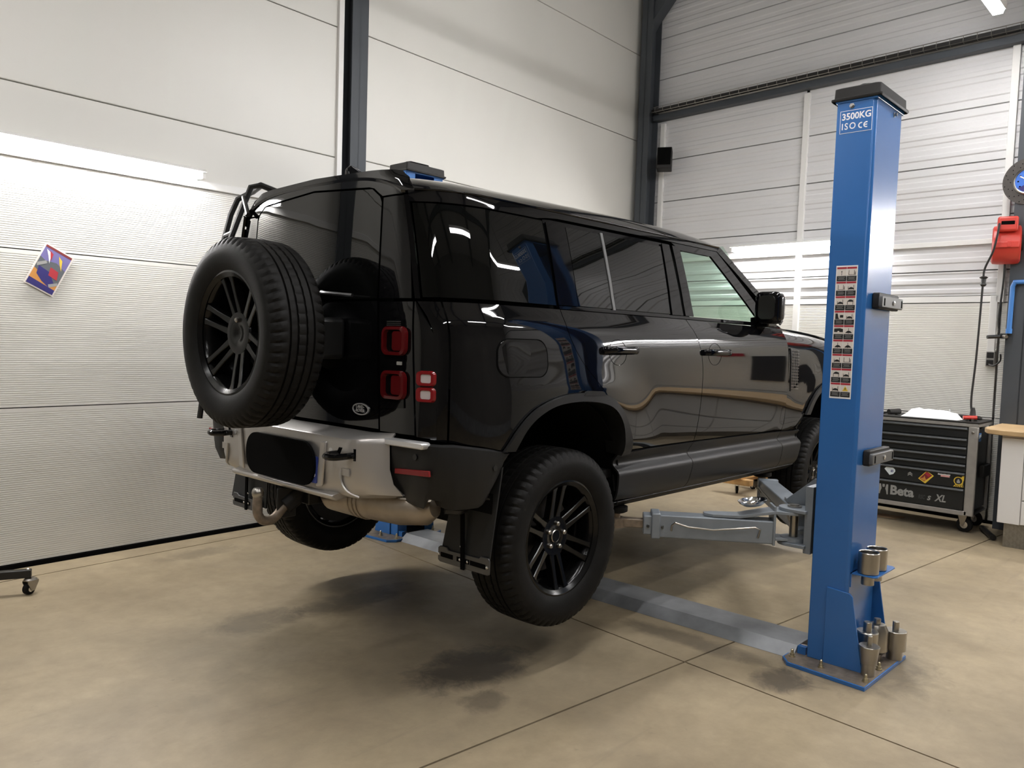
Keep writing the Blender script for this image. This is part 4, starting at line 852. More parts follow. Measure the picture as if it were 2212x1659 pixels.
PL_, PYL = post(1, 1.37, 1.545, 'blue lift post behind the car by the smooth white wall', 0.065)
# ---- stickers and fittings on the near post
zf = 0.9795
MB().prism([(-1.727, 2.508), (-1.870, 2.508), (-1.870, 2.611), (-1.727, 2.611)], lambda u, v, w: (zf-w, u, v), 0.0, 0.0006).build('load_sticker', 'print_white', PR, smooth=0)
MB().prism([(-1.7292, 2.5102), (-1.8678, 2.5102), (-1.8678, 2.6088), (-1.7292, 2.6088)], lambda u, v, w: (zf-w, u, v), 0.0003, 0.0010).build('load_sticker_field', 'lift_blue', PR, smooth=0)
text('load_lettering', '3500KG', 0.0415, (0, -1, 0), (0, 0, 1), (zf-0.0010, -1.7345, 2.561), 'print_white', PR, bold=0.0009, sx=0.93)
text('load_lettering', 'ISO', 0.0415, (0, -1, 0), (0, 0, 1), (zf-0.0010, -1.7345, 2.517), 'print_white', PR, bold=0.0004, sx=0.88, space=1.25)
for yc_, bar in ((-1.823, False), (-1.846, True)):
    cc = [(0.0135*math.cos(a), 0.0135*math.sin(a)) for a in np.linspace(R(70), R(290), 18)]; ci = [(0.0085*math.cos(a), 0.0085*math.sin(a)) for a in np.linspace(R(290), R(70), 18)]
    m_ = MB().prism(cc+ci, lambda u, v, w: (zf-0.001-w, yc_-u, 2.536+v), 0, 0.0006)
    if bar: m_.bx(zf-0.0016, zf-0.001, yc_-0.003, yc_+0.009, 2.5335, 2.5385)
    m_.build('load_lettering', 'print_white', PR, smooth=0)
# warning sticker: nine rows of two pictograms
stk = MB().prism([(-1.7485, 1.281), (-1.8465, 1.281), (-1.8455, 1.900), (-1.7480, 1.900)], lambda u, v, w: (zf-w, u, v), 0.0, 0.0006).build('warning_sticker', 'print_white', PR, smooth=0)
def rect(b, y0, y1, z0, z1, d=0.0012): b.bx(zf-d, zf-0.0004, min(y0, y1), max(y0, y1), z0, z1)
RH = (1.893-1.287)/9
for r_ in range(9):
    for c_ in range(2):
        y0 = -1.7525-c_*0.0455; y1 = y0-0.0435; zt_ = 1.893-r_*RH
        q_ = MB(); rect(q_, y0, y1, zt_-0.0085, zt_); q_.build('header_bar', 'print_red', stk, smooth=0)
        q_ = MB(); rect(q_, y0, y1, zt_-0.0405, zt_-0.0095); q_.build('pictogram_field', 'print_cream', stk, smooth=0)
        q_ = MB(); rect(q_, y0, y1, zt_-RH+0.002, zt_-0.0415); q_.build('caption_field', 'print_black', stk, smooth=0)
        q_ = MB()
        for k in range(3): rect(q_, y0-0.006-0.003*(k % 2), y1+0.006+0.004*((k+r_) % 2), zt_-0.048-k*0.0052, zt_-0.0462-k*0.0052, 0.0016)
        tag(q_.build('caption_lines', 'print_grey', stk, smooth=0), kind='stuff')
        D = 0.0016; cz = zt_-0.026; cy = (y0+y1)/2; B = MB(); q = (r_*2+c_)
        poly = lambda pts: B.prism(pts, lambda u, v, w: (zf-D+w, cy-u, cz+v), 0, 0.0005)
        car = [(-0.014, -0.004), (-0.010, 0.001), (-0.004, 0.006), (0.005, 0.006), (0.012, 0.001), (0.015, -0.004)]
        mv = lambda p, du, dv, s=1.0: [(u*s+du, v*s+dv) for u, v in p]
        if q == 0: poly([(-0.001, -0.012), (0.001, -0.012), (0.001, 0.002), (0.005, 0.007), (0.002, 0.005), (0, 0.010), (-0.002, 0.005), (-0.005, 0.007), (-0.001, 0.002)])
        elif q in (1, 2, 13):
            for u in (-0.014, 0.010): poly([(u, -0.011), (u+0.002, -0.011), (u+0.002, 0.011), (u, 0.011)])
            poly([(-0.014, -0.011), (0.012, -0.011), (0.012, -0.0095), (-0.014, -0.0095)]); poly([(0.014, -0.011), (0.017, -0.011), (0.0165, 0.004), (0.0145, 0.004)])
        elif q == 6: poly([(-0.018, -0.013), (0.0, -0.013), (-0.004, -0.006), (-0.008, 0.013), (-0.018, 0.013)]); poly([(0.003, -0.006), (0.018, -0.006), (0.018, 0.006), (0.003, 0.006)])
        elif q == 8:
            poly([(-0.020, -0.006), (0.020, -0.006), (0.020, 0.008), (0.006, 0.012), (-0.020, 0.010)])
            MB().prism([(0.005*math.cos(a), 0.005*math.sin(a)) for a in np.linspace(0, 2*PI, 12, endpoint=False)], lambda u, v, w: (zf-0.0022+w, cy-u, cz-0.006+v), 0, 0.0005).build('pictogram_wheel', 'print_cream', stk, smooth=0)
        elif q in (9, 10, 11): poly(mv(car, 0, -0.006, 1.05)); poly([(-0.001, -0.013), (0.001, -0.013), (0.001, 0.012), (-0.001, 0.012)])
        elif q == 17:
            MB().prism([(-0.013, -0.011), (0.013, -0.011), (0.0, 0.012)], lambda u, v, w: (zf-D+w, cy-u, cz+v), 0, 0.0005).build('warning_triangle', 'print_yellow', stk, smooth=0)
            B.prism([(-0.0015, -0.006), (0.0015, -0.006), (0.0015, 0.004), (-0.0015, 0.004)], lambda u, v, w: (zf-0.0021+w, cy-u, cz+v), 0, 0.0005)
        else:
            dv = 0.004 if q % 3 == 2 else -0.006
            poly(mv(car, 0, dv)); poly([(-0.013, -0.013), (-0.011, -0.013), (-0.011, 0.002), (-0.013, 0.002)]); poly([(0.011, -0.013), (0.013, -0.013), (0.013, 0.010), (0.011, 0.010)])
        B.build('pictogram', 'print_black', stk, smooth=0)
for z in (1.742, 1.004):
    h = MB().prism(rrect(0.285, 0.075, 0.008, 2, 1.21, z), lambda u, v, w: (u, -1.887-w, v), 0.0, 0.030).build('cable_clip', 'dark_plastic', PR, bevel=0.004)
    MB().prism(rrect(0.30, 0.052, 0.008, 2, 1.215, z-0.004), lambda u, v, w: (u, -1.915-w, v), 0.0, 0.018).build('clip_cover', 'grey_plastic', h, bevel=0.003)
    MB().lathe([(0.012, 0), (0.012, -0.003), (0.004, -0.006)], 12, (1.225, -1.934, z-0.004), 'y').build('clip_screw', 'chrome', h)
    for x in (1.09, 1.34): MB().bx(x, x+0.012, -1.9345, -1.930, z-0.022, z+0.012).build('clip_slot', 'seal_black', h)
# bracket with two steel cups
hr = MB().prism([(1.00, -1.885), (1.285, -1.885), (1.285, -1.985), (1.265, -2.00), (1.02, -2.00), (1.00, -1.985)], lambda u, v, w: (u, v, w), 0.462, 0.467).bx(1.00, 1.285, -1.890, -1.885, 0.40, 0.467).build('cup_bracket', 'lift_blue', PR, smooth=0)
for i_, (x, lab) in enumerate(((1.055, 'steel lift adapter cup hanging nearest in the post bracket'), (1.165, 'steel lift adapter cup hanging behind another in the post bracket'))):
    root = thing('lift_adapter', (x, -1.945, 0.41), lab, 'lift adapter', 'adapters stored at the near post')
    MB().lathe([(0.028, 0.415), (0.028, 0.467), (0.046, 0.470), (0.047, 0.566), (0.044, 0.570), (0.041, 0.567), (0.040, 0.49), (0.0, 0.488)], 28, (x, -1.945, 0), 'z').build('cup', 'nickel', root, smooth=30)
    MB().lathe([(0.012, 0.488), (0.012, 0.55)], 12, (x, -1.945, 0), 'z').build('stud', 'nickel', root)
def adapter(x, y, prof, lab, z0=0.019, m='nickel'):
    root = thing('lift_adapter', (x, y, z0), lab, 'lift adapter', 'adapters stored at the near post')
    n = max(i for i, p in enumerate(prof) if p[0] > 0.02)
    MB().lathe([(r, z0+h) for r, h in prof[:n+1]]+[(0.0, z0+prof[n][1])], 28, (x, y, 0), 'z').build('body', m, root, smooth=30)
    MB().lathe([(r, z0+h) for r, h in prof[n+1:]], 16, (x, y, 0), 'z').build('pin', m, root, smooth=30)
adapter(0.975, -1.995, [(0.030, 0), (0.030, 0.052), (0.034, 0.053), (0.046, 0.135), (0.044, 0.138), (0.011, 0.138), (0.011, 0.182), (0.009, 0.184)], 'tapered steel lift adapter standing nearest on the post base')
adapter(1.095, -1.945, [(0.040, 0), (0.048, 0.01), (0.050, 0.16), (0.046, 0.165), (0.019, 0.165), (0.019, 0.205), (0.017, 0.208)], 'tall steel lift adapter with thick pin between the post gussets')
adapter(1.20, -1.955, [(0.026, 0), (0.028, 0.03), (0.052, 0.05), (0.050, 0.15), (0.038, 0.175), (0.016, 0.176), (0.016, 0.20), (0.015, 0.202)], 'dull steel lift adapter at the back of the post base')
adapter(1.285, -2.015, [(0.036, 0), (0.036, 0.045), (0.050, 0.047), (0.050, 0.138), (0.048, 0.14), (0.015, 0.14), (0.015, 0.182), (0.013, 0.184)], 'round steel lift adapter standing at the corner of the base plate')
# ---- arms
def arm(pivot, pad, zt, label, par, bowl=False):
    p = Vector((*pivot, 0)); q = Vector((*pad, 0)); t = (q-p).normalized(); n = Vector((-t.y, t.x, 0)); L_ = (q-p).length
    M = Matrix((t, n, Vector((0, 0, 1)))).transposed().to_4x4(); M.translation = p
    root = bpy.data.objects.new('swing_arm', None); COL.objects.link(root); root.empty_display_size = 0.1; root['label'] = label
    root.parent = par; root.location = Vector((pivot[0], pivot[1], 0.53))-par.location
    e = L_-0.215
    MB().bx(0.105, e, -0.055, 0.055, zt-0.115, zt, M).build('arm_tube', 'lift_grey', root, bevel=0.006)
    MB().bx(0.098, 0.110, -0.06, 0.06, zt-0.120, zt+0.075, M).build('root_plate', 'lift_grey', root, bevel=0.003)
    MB().bx(e-0.01, e+0.035, -0.062, 0.062, zt-0.122, zt+0.008, M).build('end_collar', 'lift_grey', root, bevel=0.006)
    MB().bx(e+0.03, e+0.075, -0.05, 0.05, zt-0.105, zt-0.008, M).build('extension_head', 'lift_grey', root, bevel=0.006)
    MB().bx(e+0.07, L_-0.02, -0.026, 0.026, zt-0.078, zt-0.035, M).build('extension_bar', 'rust_steel', root, bevel=0.004)
    MB().lathe([(0.052, zt-0.082), (0.052, zt-0.036), (0.040, zt-0.034)], 24, M @ Vector((L_, 0, 0)), 'z').build('pad_socket', 'rust_steel', root)
    MB().lathe([(0.026, zt-0.034), (0.026, 0.648)], 16, M @ Vector((L_, 0, 0)), 'z').build('pad_screw', 'rust_steel', root)
    MB().lathe([(0.05, 0.645), (0.062, 0.652), (0.062, 0.676), (0.05, 0.680)], 24, M @ Vector((L_, 0, 0)), 'z').build('rubber_pad', 'rubber', root)
    # kinked plate from the pivot over the tube
    rows = []
    for x, z, w in ((-0.085, 0.690, 0.045), (0.0, 0.690, 0.078), (0.10, 0.690, 0.062), (0.14, 0.683, 0.058), (0.27, zt+0.004, 0.048), (0.40, zt+0.002, 0.042), (0.44, zt+0.002, 0.02)):
        rows.append([M @ Vector((x, -w, z)), M @ Vector((x, w, z)), M @ Vector((x, w, z+0.015)), M @ Vector((x, -w, z+0.015))])
    MB().grid(rows, wrap=True).add(rows[0], [(0, 1, 2, 3)]).add(rows[-1], [(3, 2, 1, 0)]).build('top_strap', 'lift_grey', root, smooth=0, bevel=0.002)
    MB().lathe([(0.062, 0.552), (0.062, 0.572), (0.0, 0.572)], 24, p, 'z').build('lower_ring', 'lift_grey', root)
    MB().bx(0.0, 0.11, -0.05, 0.05, 0.556, 0.570, M).build('lower_strap', 'lift_grey', root, bevel=0.002)
    for s_ in (-1, 1):
        pts = [M @ Vector(v) for v in ((0.18, s_*0.055, zt-0.085), (0.175, s_*0.075, zt-0.04), (0.20, s_*0.078, zt-0.03), (0.40, s_*0.078, zt-0.055), (0.52, s_*0.078, zt-0.048), (e-0.08, s_*0.078, zt-0.03), (e-0.065, s_*0.075, zt-0.045), (e-0.065, s_*0.055, zt-0.075))]
        MB().tube(pts, 0.005, 8).build('hand_rail', 'nickel', root)
        for x in (e-0.02, e+0.052): MB().lathe([(0.008, -0.004), (0.008, 0.004), (0.003, 0.006)], 10, M @ Vector((x, s_*0.058, zt-0.06)), 'y').build('set_screw', 'nickel', root)
    if bowl:
        c = M @ Vector((0.20, 0.0, 0)); tilt = Matrix.Rotation(R(9), 4, n); 
        prof = [(0.0, 0.0), (0.022, 0.001), (0.045, 0.006), (0.064, 0.020), (0.072, 0.034), (0.0705, 0.0345), (0.062, 0.022), (0.043, 0.009), (0.0, 0.0035)]
        Mb = Matrix.Translation(Vector((c.x, c.y, 0.712))) @ tilt
        vs = [[Mb @ Vector((r*math.cos(a), r*math.sin(a), h)) for a in np.linspace(0, 2*PI, 36, endpoint=False)] for r, h in prof]
        tag(MB().grid(vs, wrap=True).build('magnetic_bowl', 'chrome', smooth=50), 'small polished steel bowl lying tilted on the grey lift arm', 'bowl')
    return root
arm((1.06, PYR), (0.545, -0.865), 0.652, 'grey lift arm reaching back to the sill behind the rear wheel', PR, True)
arm((1.265, PYR), (2.30, -0.84), 0.652, 'grey lift arm reaching forward under the front door', PR)
arm((1.06, PYL), (0.545, 0.865), 0.652, 'grey lift arm reaching to the sill on the far side at the back', PL_)
arm((1.265, PYL), (2.30, 0.84), 0.652, 'grey lift arm reaching to the sill on the far side at the front', PL_)
# ---- floor beam between the posts
bm_ = MB().prism([(0.940, 0.0), (1.005, 0.052), (1.215, 0.052), (1.28, 0.0)], lambda u, v, w: (u, w, v), -1.655, 1.30).build('floor_cover', 'beam_grey', smooth=0, bevel=0.003)
tag(bm_, 'scuffed grey steel cable cover lying across the floor between the lift posts', 'floor beam')
for s_, y0 in ((-1, -1.60), (1, 1.33)):
    MB().bx(0.99, 1.02, min(y0-0.06, y0-0.10) if s_ < 0 else y0, max(y0-0.06, y0-0.10) if s_ < 0 else y0+0.06, 0.018, 0.055).build('cover_end', 'lift_blue', bm_, smooth=0)
    MB().tube([(1.05, y0-0.05 if s_ < 0 else y0, 0.04), (1.05, y0-0.10 if s_ < 0 else y0+0.06, 0.045)], 0.006, 8).build('steel_cable', 'nickel', bm_)
MB().bx(1.06, 1.25, 1.62, 1.80, 0.75, 1.15).build('motor', 'dark_plastic', PL_, bevel=0.02)
# ================================================================ things along the walls
# ---- tilted print on the left wall
pc = Vector((-1.119, lw(-1.119, 0.006), 1.858)); rt_ = Vector((1, LW_K, 0)).normalized(); ang = R(-27)
pu = Vector((0, 0, 1))*math.cos(ang)-rt_*math.sin(ang); pr_ = rt_*math.cos(ang)+Vector((0, 0, 1))*math.sin(ang); pn = pr_.cross(pu)
pp = lambda u, v, w: pc+pr_*u+pu*v+pn*w
PW, PH = 0.185, 0.285
prn = MB().prism([(-PW/2, -PH/2), (PW/2, -PH/2), (PW/2, PH/2), (-PW/2, PH/2)], pp, 0.0, 0.004).build('wall_print', 'print_cream', smooth=0)
tag(prn, 'small tilted poster of a red vehicle under stormy sky pinned on the ribbed wall', 'poster')
def art(name, pts, m, d): MB().prism([(u*PW, v*PH) for u, v in pts], pp, 0.004, 0.004+d).build(name, m, prn, smooth=0)
art('printed_sky', [(-.45, -.02), (.45, -.02), (.45, .47), (-.45, .47)], 'print_violet', .0003)
art('printed_smoke', [(-.45, -.47), (.45, -.47), (.45, .12), (.1, .2), (-.25, .14), (-.45, .18)], 'print_slate', .0005)
art('printed_title', [(-.45, .42), (.45, .42), (.45, .47), (-.45, .47)], 'print_maroon', .0006)
art('printed_ground', [(-.45, -.47), (.45, -.47), (.45, -.25), (.2, -.22), (-.45, -.10)], 'print_orange', .0007)
art('printed_hull', [(-.35, -.02), (.05, -.05), (.35, -.25), (.25, -.36), (-.05, -.30), (-.30, -.20)], 'print_navy', .0009)
art('printed_cab', [(0.0, .06), (.28, .04), (.36, -.14), (.05, -.12)], 'print_red', .0011)
art('printed_wheel', [(-.45, .02), (-.22, .15), (-.16, .10), (-.40, -.05)], 'print_grey', .0011)
art('printed_wheel', [(.18, -.30), (.42, -.18), (.45, -.24), (.24, -.36)], 'print_grey', .0011)
art('printed_flash', [(-.38, .38), (-.18, .34), (-.10, .12), (-.24, .26)], 'print_white', .0010)
art('printed_flash', [(-.26, .38), (-.12, .34), (-.10, .18), (-.18, .28)], 'print_red', .0012)
art('printed_flash', [(.06, .36), (.22, .30), (.34, .08), (.18, .22)], 'print_yellow', .0010)
art('printed_caption', [(-.45, -.47), (.45, -.47), (.45, -.36), (-.45, -.33)], 'print_navy', .0012)

# ---- stand foot at the lower left
tr = thing('equipment_stand', (-1.55, 1.80, 0), 'black tubular stand foot on swivel castors at the left edge', 'stand')
a = Vector((-1.395, 1.725, 0.115)); d_ = Vector((-0.75, 0.32, 0)).normalized()
Mt = Matrix((d_, Vector((-d_.y, d_.x, 0)), Vector((0, 0, 1)))).transposed().to_4x4(); Mt.translation = a
MB().bx(0, 1.1, -0.022, 0.022, -0.022, 0.022, Mt).build('foot_tube', 'black_metal', tr, bevel=0.003)
def castor(c, ang, r, root, w=0.016, top=None, m='rubber'):
    x, y = c; ca, sa = math.cos(ang), math.sin(ang); M = Matrix(((ca, -sa, 0, x), (sa, ca, 0, y), (0, 0, 1, 0), (0, 0, 0, 1)))
    o = MB().lathe([(r*0.55, -w), (r, -w*0.8), (r, w*0.8), (r*0.55, w)], 24, (0, 0, 0), 'y'); o.v = [M @ (Vector(p)+Vector((0, 0, r))) for p in o.v]; wh = o.build('castor_wheel', m, root, smooth=30)
    h = MB().lathe([(r*0.5, -w-0.001), (r*0.5, w+0.001)], 18, (0, 0, 0), 'y'); h.v = [M @ (Vector(p)+Vector((0, 0, r))) for p in h.v]; h.build('castor_hub', 'chrome', wh, smooth=30)
    top = top or 2*r+0.02
    for s_ in (-1, 1): MB().prism([(-0.010, r-0.012), (0.010, r-0.012), (0.035, top-0.012), (0.035, top), (-0.035, top), (-0.035, top-0.012)], lambda u, v, ww: M @ Vector((u+0.012, s_*(w+0.004)+ww, v)), -0.0015, 0.0015).build('castor_fork', 'nickel', root)
    q = MB().lathe([(0.036, top), (0.036, top+0.004), (0.028, top+0.012)], 20, (0.012, 0, 0), 'z'); q.v = [M @ Vector(p) for p in q.v]; q.build('castor_plate', 'nickel', root)
castor((-1.412, 1.715), R(25), 0.032, tr, top=0.078)
castor((-1.62, 2.17), R(70), 0.032, tr, top=0.078)
MB().lathe([(0.012, 0.135), (0.012, 0.142), (0.004, 0.148)], 12, (-1.412, 1.73, 0), 'z').build('bolt_head', 'nickel', tr)
# front foot on the other side of the stand
MB().bx(0.30, 0.35, -0.02, 0.45, -0.02, 0.02, Mt).build('cross_tube', 'black_metal', tr, bevel=0.003)

# ---- roller tool chest
CH = thing('tool_chest', (5.0, -1.03, 0), 'black and grey roller tool chest covered in stickers below the ribbed wall', 'tool chest')
cx0, cx1, cyr, cyl = 4.78, 5.28, -1.575, -0.47
MB().bx(cx0+0.02, cx1-0.02, cyr+0.075, cyl-0.075, 0.185, 0.90).build('body', 'chest_black', CH)
MB().bx(cx0+0.05, cx1-0.05, cyr+0.018, cyr+0.08, 0.19, 0.88).build('side_panel', 'chest_black', CH)
for y0, y1 in ((cyr, cyr+0.075), (cyl-0.075, cyl)):
    MB().bx(cx0-0.004, cx0+0.03, y0, y1, 0.145, 0.905).build('front_upright', 'chest_grey', CH, bevel=0.008)
    MB().bx(cx1-0.06, cx1-0.01, y0, y0+0.018, 0.16, 0.90).build('rear_upright', 'chest_grey', CH, bevel=0.004)
MB().bx(cx0-0.004, cx1, cyr, cyl, 0.900, 0.932).build('top_frame', 'chest_grey', CH, bevel=0.006)
MB().bx(cx0-0.008, cx1+0.008, cyr-0.006, cyl+0.006, 0.932, 0.944).build('top_mat', 'dark_plastic', CH, bevel=0.003)
MB().bx(cx0-0.004, cx0+0.03, cyr+0.05, cyl-0.05, 0.145, 0.185).build('bottom_rail', 'chest_grey', CH, bevel=0.004)
MB().bx(cx0, cx1, cyr+0.005, cyl-0.005, 0.150, 0.168).build('bottom_shelf', 'chest_black', CH)
zs = [0.898, 0.803, 0.730, 0.657, 0.583, 0.512, 0.375, 0.187]
DR = []
for z1, z0 in zip(zs[:-1], zs[1:]):
    dr = MB().bx(cx0-0.006, cx0+0.02, cyr+0.078, cyl-0.078, z0+0.003, z1-0.003).build('drawer', 'chest_black', CH, bevel=0.002); DR.append(dr)
    MB().prism([(0.0, 0.0), (-0.010, -0.004), (-0.014, -0.016), (-0.008, -0.024), (0.0, -0.022)], lambda u, v, w: (cx0-0.006+u, w, z1-0.004+v), cyr+0.080, cyl-0.080).build('drawer_pull', 'chest_pull', dr, smooth=50)
MB().bx(cx0+0.20, cx1-0.06, cyr-0.018, cyr+0.03, 0.46, 0.565).build('side_tray', 'dark_plastic', CH, bevel=0.006)
MB().bx(cx0+0.075, cx0+0.165, cyr+0.012, cyr+0.018, 0.775, 0.845).build('side_sticker', 'pipe_blue', CH)
MB().prism([(0.085, 0.80), (0.16, 0.815), (0.155, 0.838), (0.095, 0.832)], lambda u, v, w: (cx0+u, cyr+0.012-w, v), 0, 0.001).build('side_sticker', 'print_ice', CH)
castor((cx0+0.06, cyr+0.07), R(78), 0.062, CH, 0.017, 0.145); castor((cx1-0.07, cyr+0.07), R(60), 0.062, CH, 0.017, 0.145)
castor((cx0+0.06, cyl-0.09), R(95), 0.062, CH, 0.017, 0.145); castor((cx1-0.07, cyl-0.09), R(0), 0.062, CH, 0.017, 0.145)
MB().lathe([(0.011, 0), (0.011, -0.004), (0.007, -0.008)], 10, (cx0-0.004, cyr+0.04, 0.855), 'x').build('lock', 'nickel', CH)
xf_ = cx0-0.0065
def stick(par, name, pts, m, d=0.0006): return MB().prism(pts, lambda u, v, w: (xf_-w, u, v), 0, d).build(name, m, par, smooth=0)
D6, D7 = DR[5], DR[6]
s1 = stick(D6, 'sticker', [(-0.860, 0.465), (-0.905, 0.413), (-0.935, 0.425), (-0.952, 0.452), (-0.947, 0.468), (-0.905, 0.506), (-0.892, 0.504)], 'print_ice')
for k in range(3): stick(s1, 'sticker_mark', [(-0.912-0.008*k, 0.440), (-0.917-0.008*k, 0.440), (-0.919-0.008*k, 0.463), (-0.914-0.008*k, 0.463)], 'print_navy', 0.001)
for dz in (0, -0.014): stick(D6, 'chevron', [(-1.054, 0.448+dz), (-1.072, 0.464+dz), (-1.092, 0.447+dz), (-1.092, 0.440+dz), (-1.072, 0.454+dz), (-1.054, 0.441+dz)], 'print_grey')
s2 = stick(D6, 'sticker', [(-1.140, 0.415), (-1.198, 0.378), (-1.262, 0.452), (-1.205, 0.492)], 'print_yellow')
stick(s2, 'sticker_art', [(-1.150, 0.418), (-1.188, 0.394), (-1.250, 0.454), (-1.206, 0.484)], 'print_maroon', 0.0010); stick(s2, 'sticker_art', [(-1.190, 0.465), (-1.206, 0.480), (-1.242, 0.455), (-1.220, 0.438)], 'print_red', 0.0013)
stick(s2, 'sticker_art', [(-1.155, 0.420), (-1.185, 0.400), (-1.205, 0.410), (-1.195, 0.428), (-1.190, 0.445), (-1.180, 0.425)], 'print_orange', 0.0016)
s3 = stick(D6, 'sticker', [(-1.292, 0.470), (-1.294, 0.506), (-1.388, 0.506), (-1.388, 0.470)], 'print_white')
stick(D6, 'sticker', [(-1.315, 0.456), (-1.315, 0.471), (-1.384, 0.471), (-1.384, 0.456)], 'print_pink')
text('sticker_lettering', 'EBC', 0.036, (0, -1, 0), (0, 0, 1), (xf_-0.0012, -1.2975, 0.474), 'print_navy', s3, bold=0.0006, sx=1.18)
s4 = stick(D6, 'sticker', [(-1.415, 0.385), (-1.49, 0.385), (-1.494, 0.485), (-1.478, 0.478), (-1.45, 0.43)], 'print_yellow')
for k in range(5): stick(s4, 'sticker_stripe', [(-1.425-0.014*k, 0.386), (-1.431-0.014*k, 0.386), (-1.440-0.014*k, 0.400+0.010*k), (-1.434-0.014*k, 0.402+0.010*k)], 'print_black', 0.001)
rg = lambda r: [(-1.452+r*math.cos(t), 0.436+r*math.sin(t)) for t in np.linspace(0, 2*PI, 20, endpoint=False)]
stick(s4, 'sticker_ring', rg(0.036), 'print_yellow', 0.0014); stick(s4, 'sticker_ring', rg(0.029), 'print_black', 0.0017)
stick(s4, 'sticker_padlock', [(-1.440, 0.418), (-1.464, 0.418), (-1.464, 0.438), (-1.459, 0.438), (-1.459, 0.448), (-1.452, 0.453), (-1.445, 0.448), (-1.445, 0.438), (-1.440, 0.438)], 'print_grey', 0.0021)
text('lettering', 'Beta', 0.112, (0, -1, 0), (0, 0, 1), (xf_-0.0004, -0.916, 0.222), 'print_grey', D7, bold=0.0042, sx=0.97)
text('lettering', 'RSC', 0.050, (0, -1, 0), (0, 0, 1), (xf_-0.0004, -1.148, 0.230), 'print_faint', D7, bold=0.0008, shear=0.2, sx=0.6)
text('lettering', 's', 0.080, (0, -1, 0), (0, 0, 1), (xf_-0.0004, -1.218, 0.222), 'print_grey', D7, bold=0.0015, shear=0.25, sx=0.9)
text('lettering', 'XL', 0.083, (0, -1, 0), (0, 0, 1), (xf_-0.0004, -1.282, 0.222), 'print_grey', D7, bold=0.0022, shear=0.25, sx=0.82)
for pts in ([(-0.822, 0.235), (-0.822, 0.325), (-0.838, 0.325), (-0.846, 0.285), (-0.838, 0.265), (-0.832, 0.235)], [(-0.900, 0.235), (-0.900, 0.325), (-0.884, 0.325), (-0.876, 0.285), (-0.884, 0.265), (-0.890, 0.235)], [(-0.851, 0.325), (-0.871, 0.325), (-0.871, 0.302), (-0.861, 0.296), (-0.851, 0.302)]): stick(D7, 'logo', pts, 'print_grey')
# ---- things on the chest
rows = []
random.seed(11)
for i in range(9):
    y = -0.97-i*0.055; row = []
    for j in range(9):
        x = 4.80+j*0.028; e = min(i, 8-i, j, 8-j); h = 0.947+min(e, 2)*0.022*(1.5-0.11*i)+random.uniform(0, 0.034)*(e > 0)
        row.append((x+random.uniform(-0.008, 0.008), y+random.uniform(-0.012, 0.012), max(h, 0.946)))
    rows.append(row)
tag(MB().grid(rows).build('cloth', 'cloth_white', smooth=80, solid=0.002), 'crumpled white rag spread on the tool chest top', 'cloth')
st_ = MB().tube(smooth_path([(4.85, -0.79, 0.957), (4.93, -0.81, 0.962), (5.0, -0.80, 0.957)]), 0.010, 8)
tag(st_.build('ratchet', 'black_metal'), 'dark ratchet handle lying on the tool chest beside the post', 'tool')
tag(MB().tube([(4.86, -0.84, 0.972), (4.96, -0.90, 0.975)], [0.024, 0.026], 12).lathe([(0.013, 0.945), (0.013, 0.965)], 10, (4.93, -0.885, 0), 'z').build('air_tool', 'dark_plastic'), 'grey air tool lying on the tool chest left of the white rag', 'tool')
for i_, (x, y, h) in enumerate(((4.83, -0.72, 0.035), (4.86, -0.755, 0.045), (4.95, -0.70, 0.04))):
    tag(MB().lathe([(0.013, 0.9445), (0.013, 0.9445+h), (0.009, 0.9445+h)], 12, (x, y, 0), 'z').build('socket', 'nickel'), ['low wrench socket standing at the chest edge by the post', 'tall wrench socket standing nearest the post on the chest', 'wrench socket standing at the back of the chest by the post'][i_], 'socket', 'sockets on the chest')
for i_, (y, h) in enumerate(((-1.12, 0.05), (-1.15, 0.055), (-1.25, 0.06))):
    tag(MB().lathe([(0.008, 0.9445), (0.008, 0.9445+h), (0.004, 0.9445+h+0.01)], 10, (5.20, y, 0), 'z').build('bottle', 'nickel' if i_ < 2 else 'print_white'), ['small steel bottle behind the white rag, leftmost', 'small steel bottle behind the white rag, middle', 'small white bottle behind the white rag, rightmost'][i_], 'bottle', 'bottles behind the rag')
tag(MB().prism([(0, 0), (0.22, 0.0), (0.20, 0.03), (0.02, 0.035)], lambda u, v, w: (5.10+w, -1.30-u, 0.9445+v), 0, 0.08).build('tool_pouch', 'dark_plastic', bevel=0.01), 'dark folded pouch behind the rag on the tool chest', 'pouch')
rc = thing('red_clamp', (4.86, -1.50, 0.944), 'small red clamp with steel feet on the chest corner', 'tool')
MB().tube([(4.84, -1.44, 0.972), (4.88, -1.535, 0.978)], 0.017, 10).build('body', 'reel_red', rc)
for y in (-1.46, -1.51): MB().bx(4.84, 4.87, y-0.008, y+0.008, 0.9445, 0.965).build('foot', 'nickel', rc)

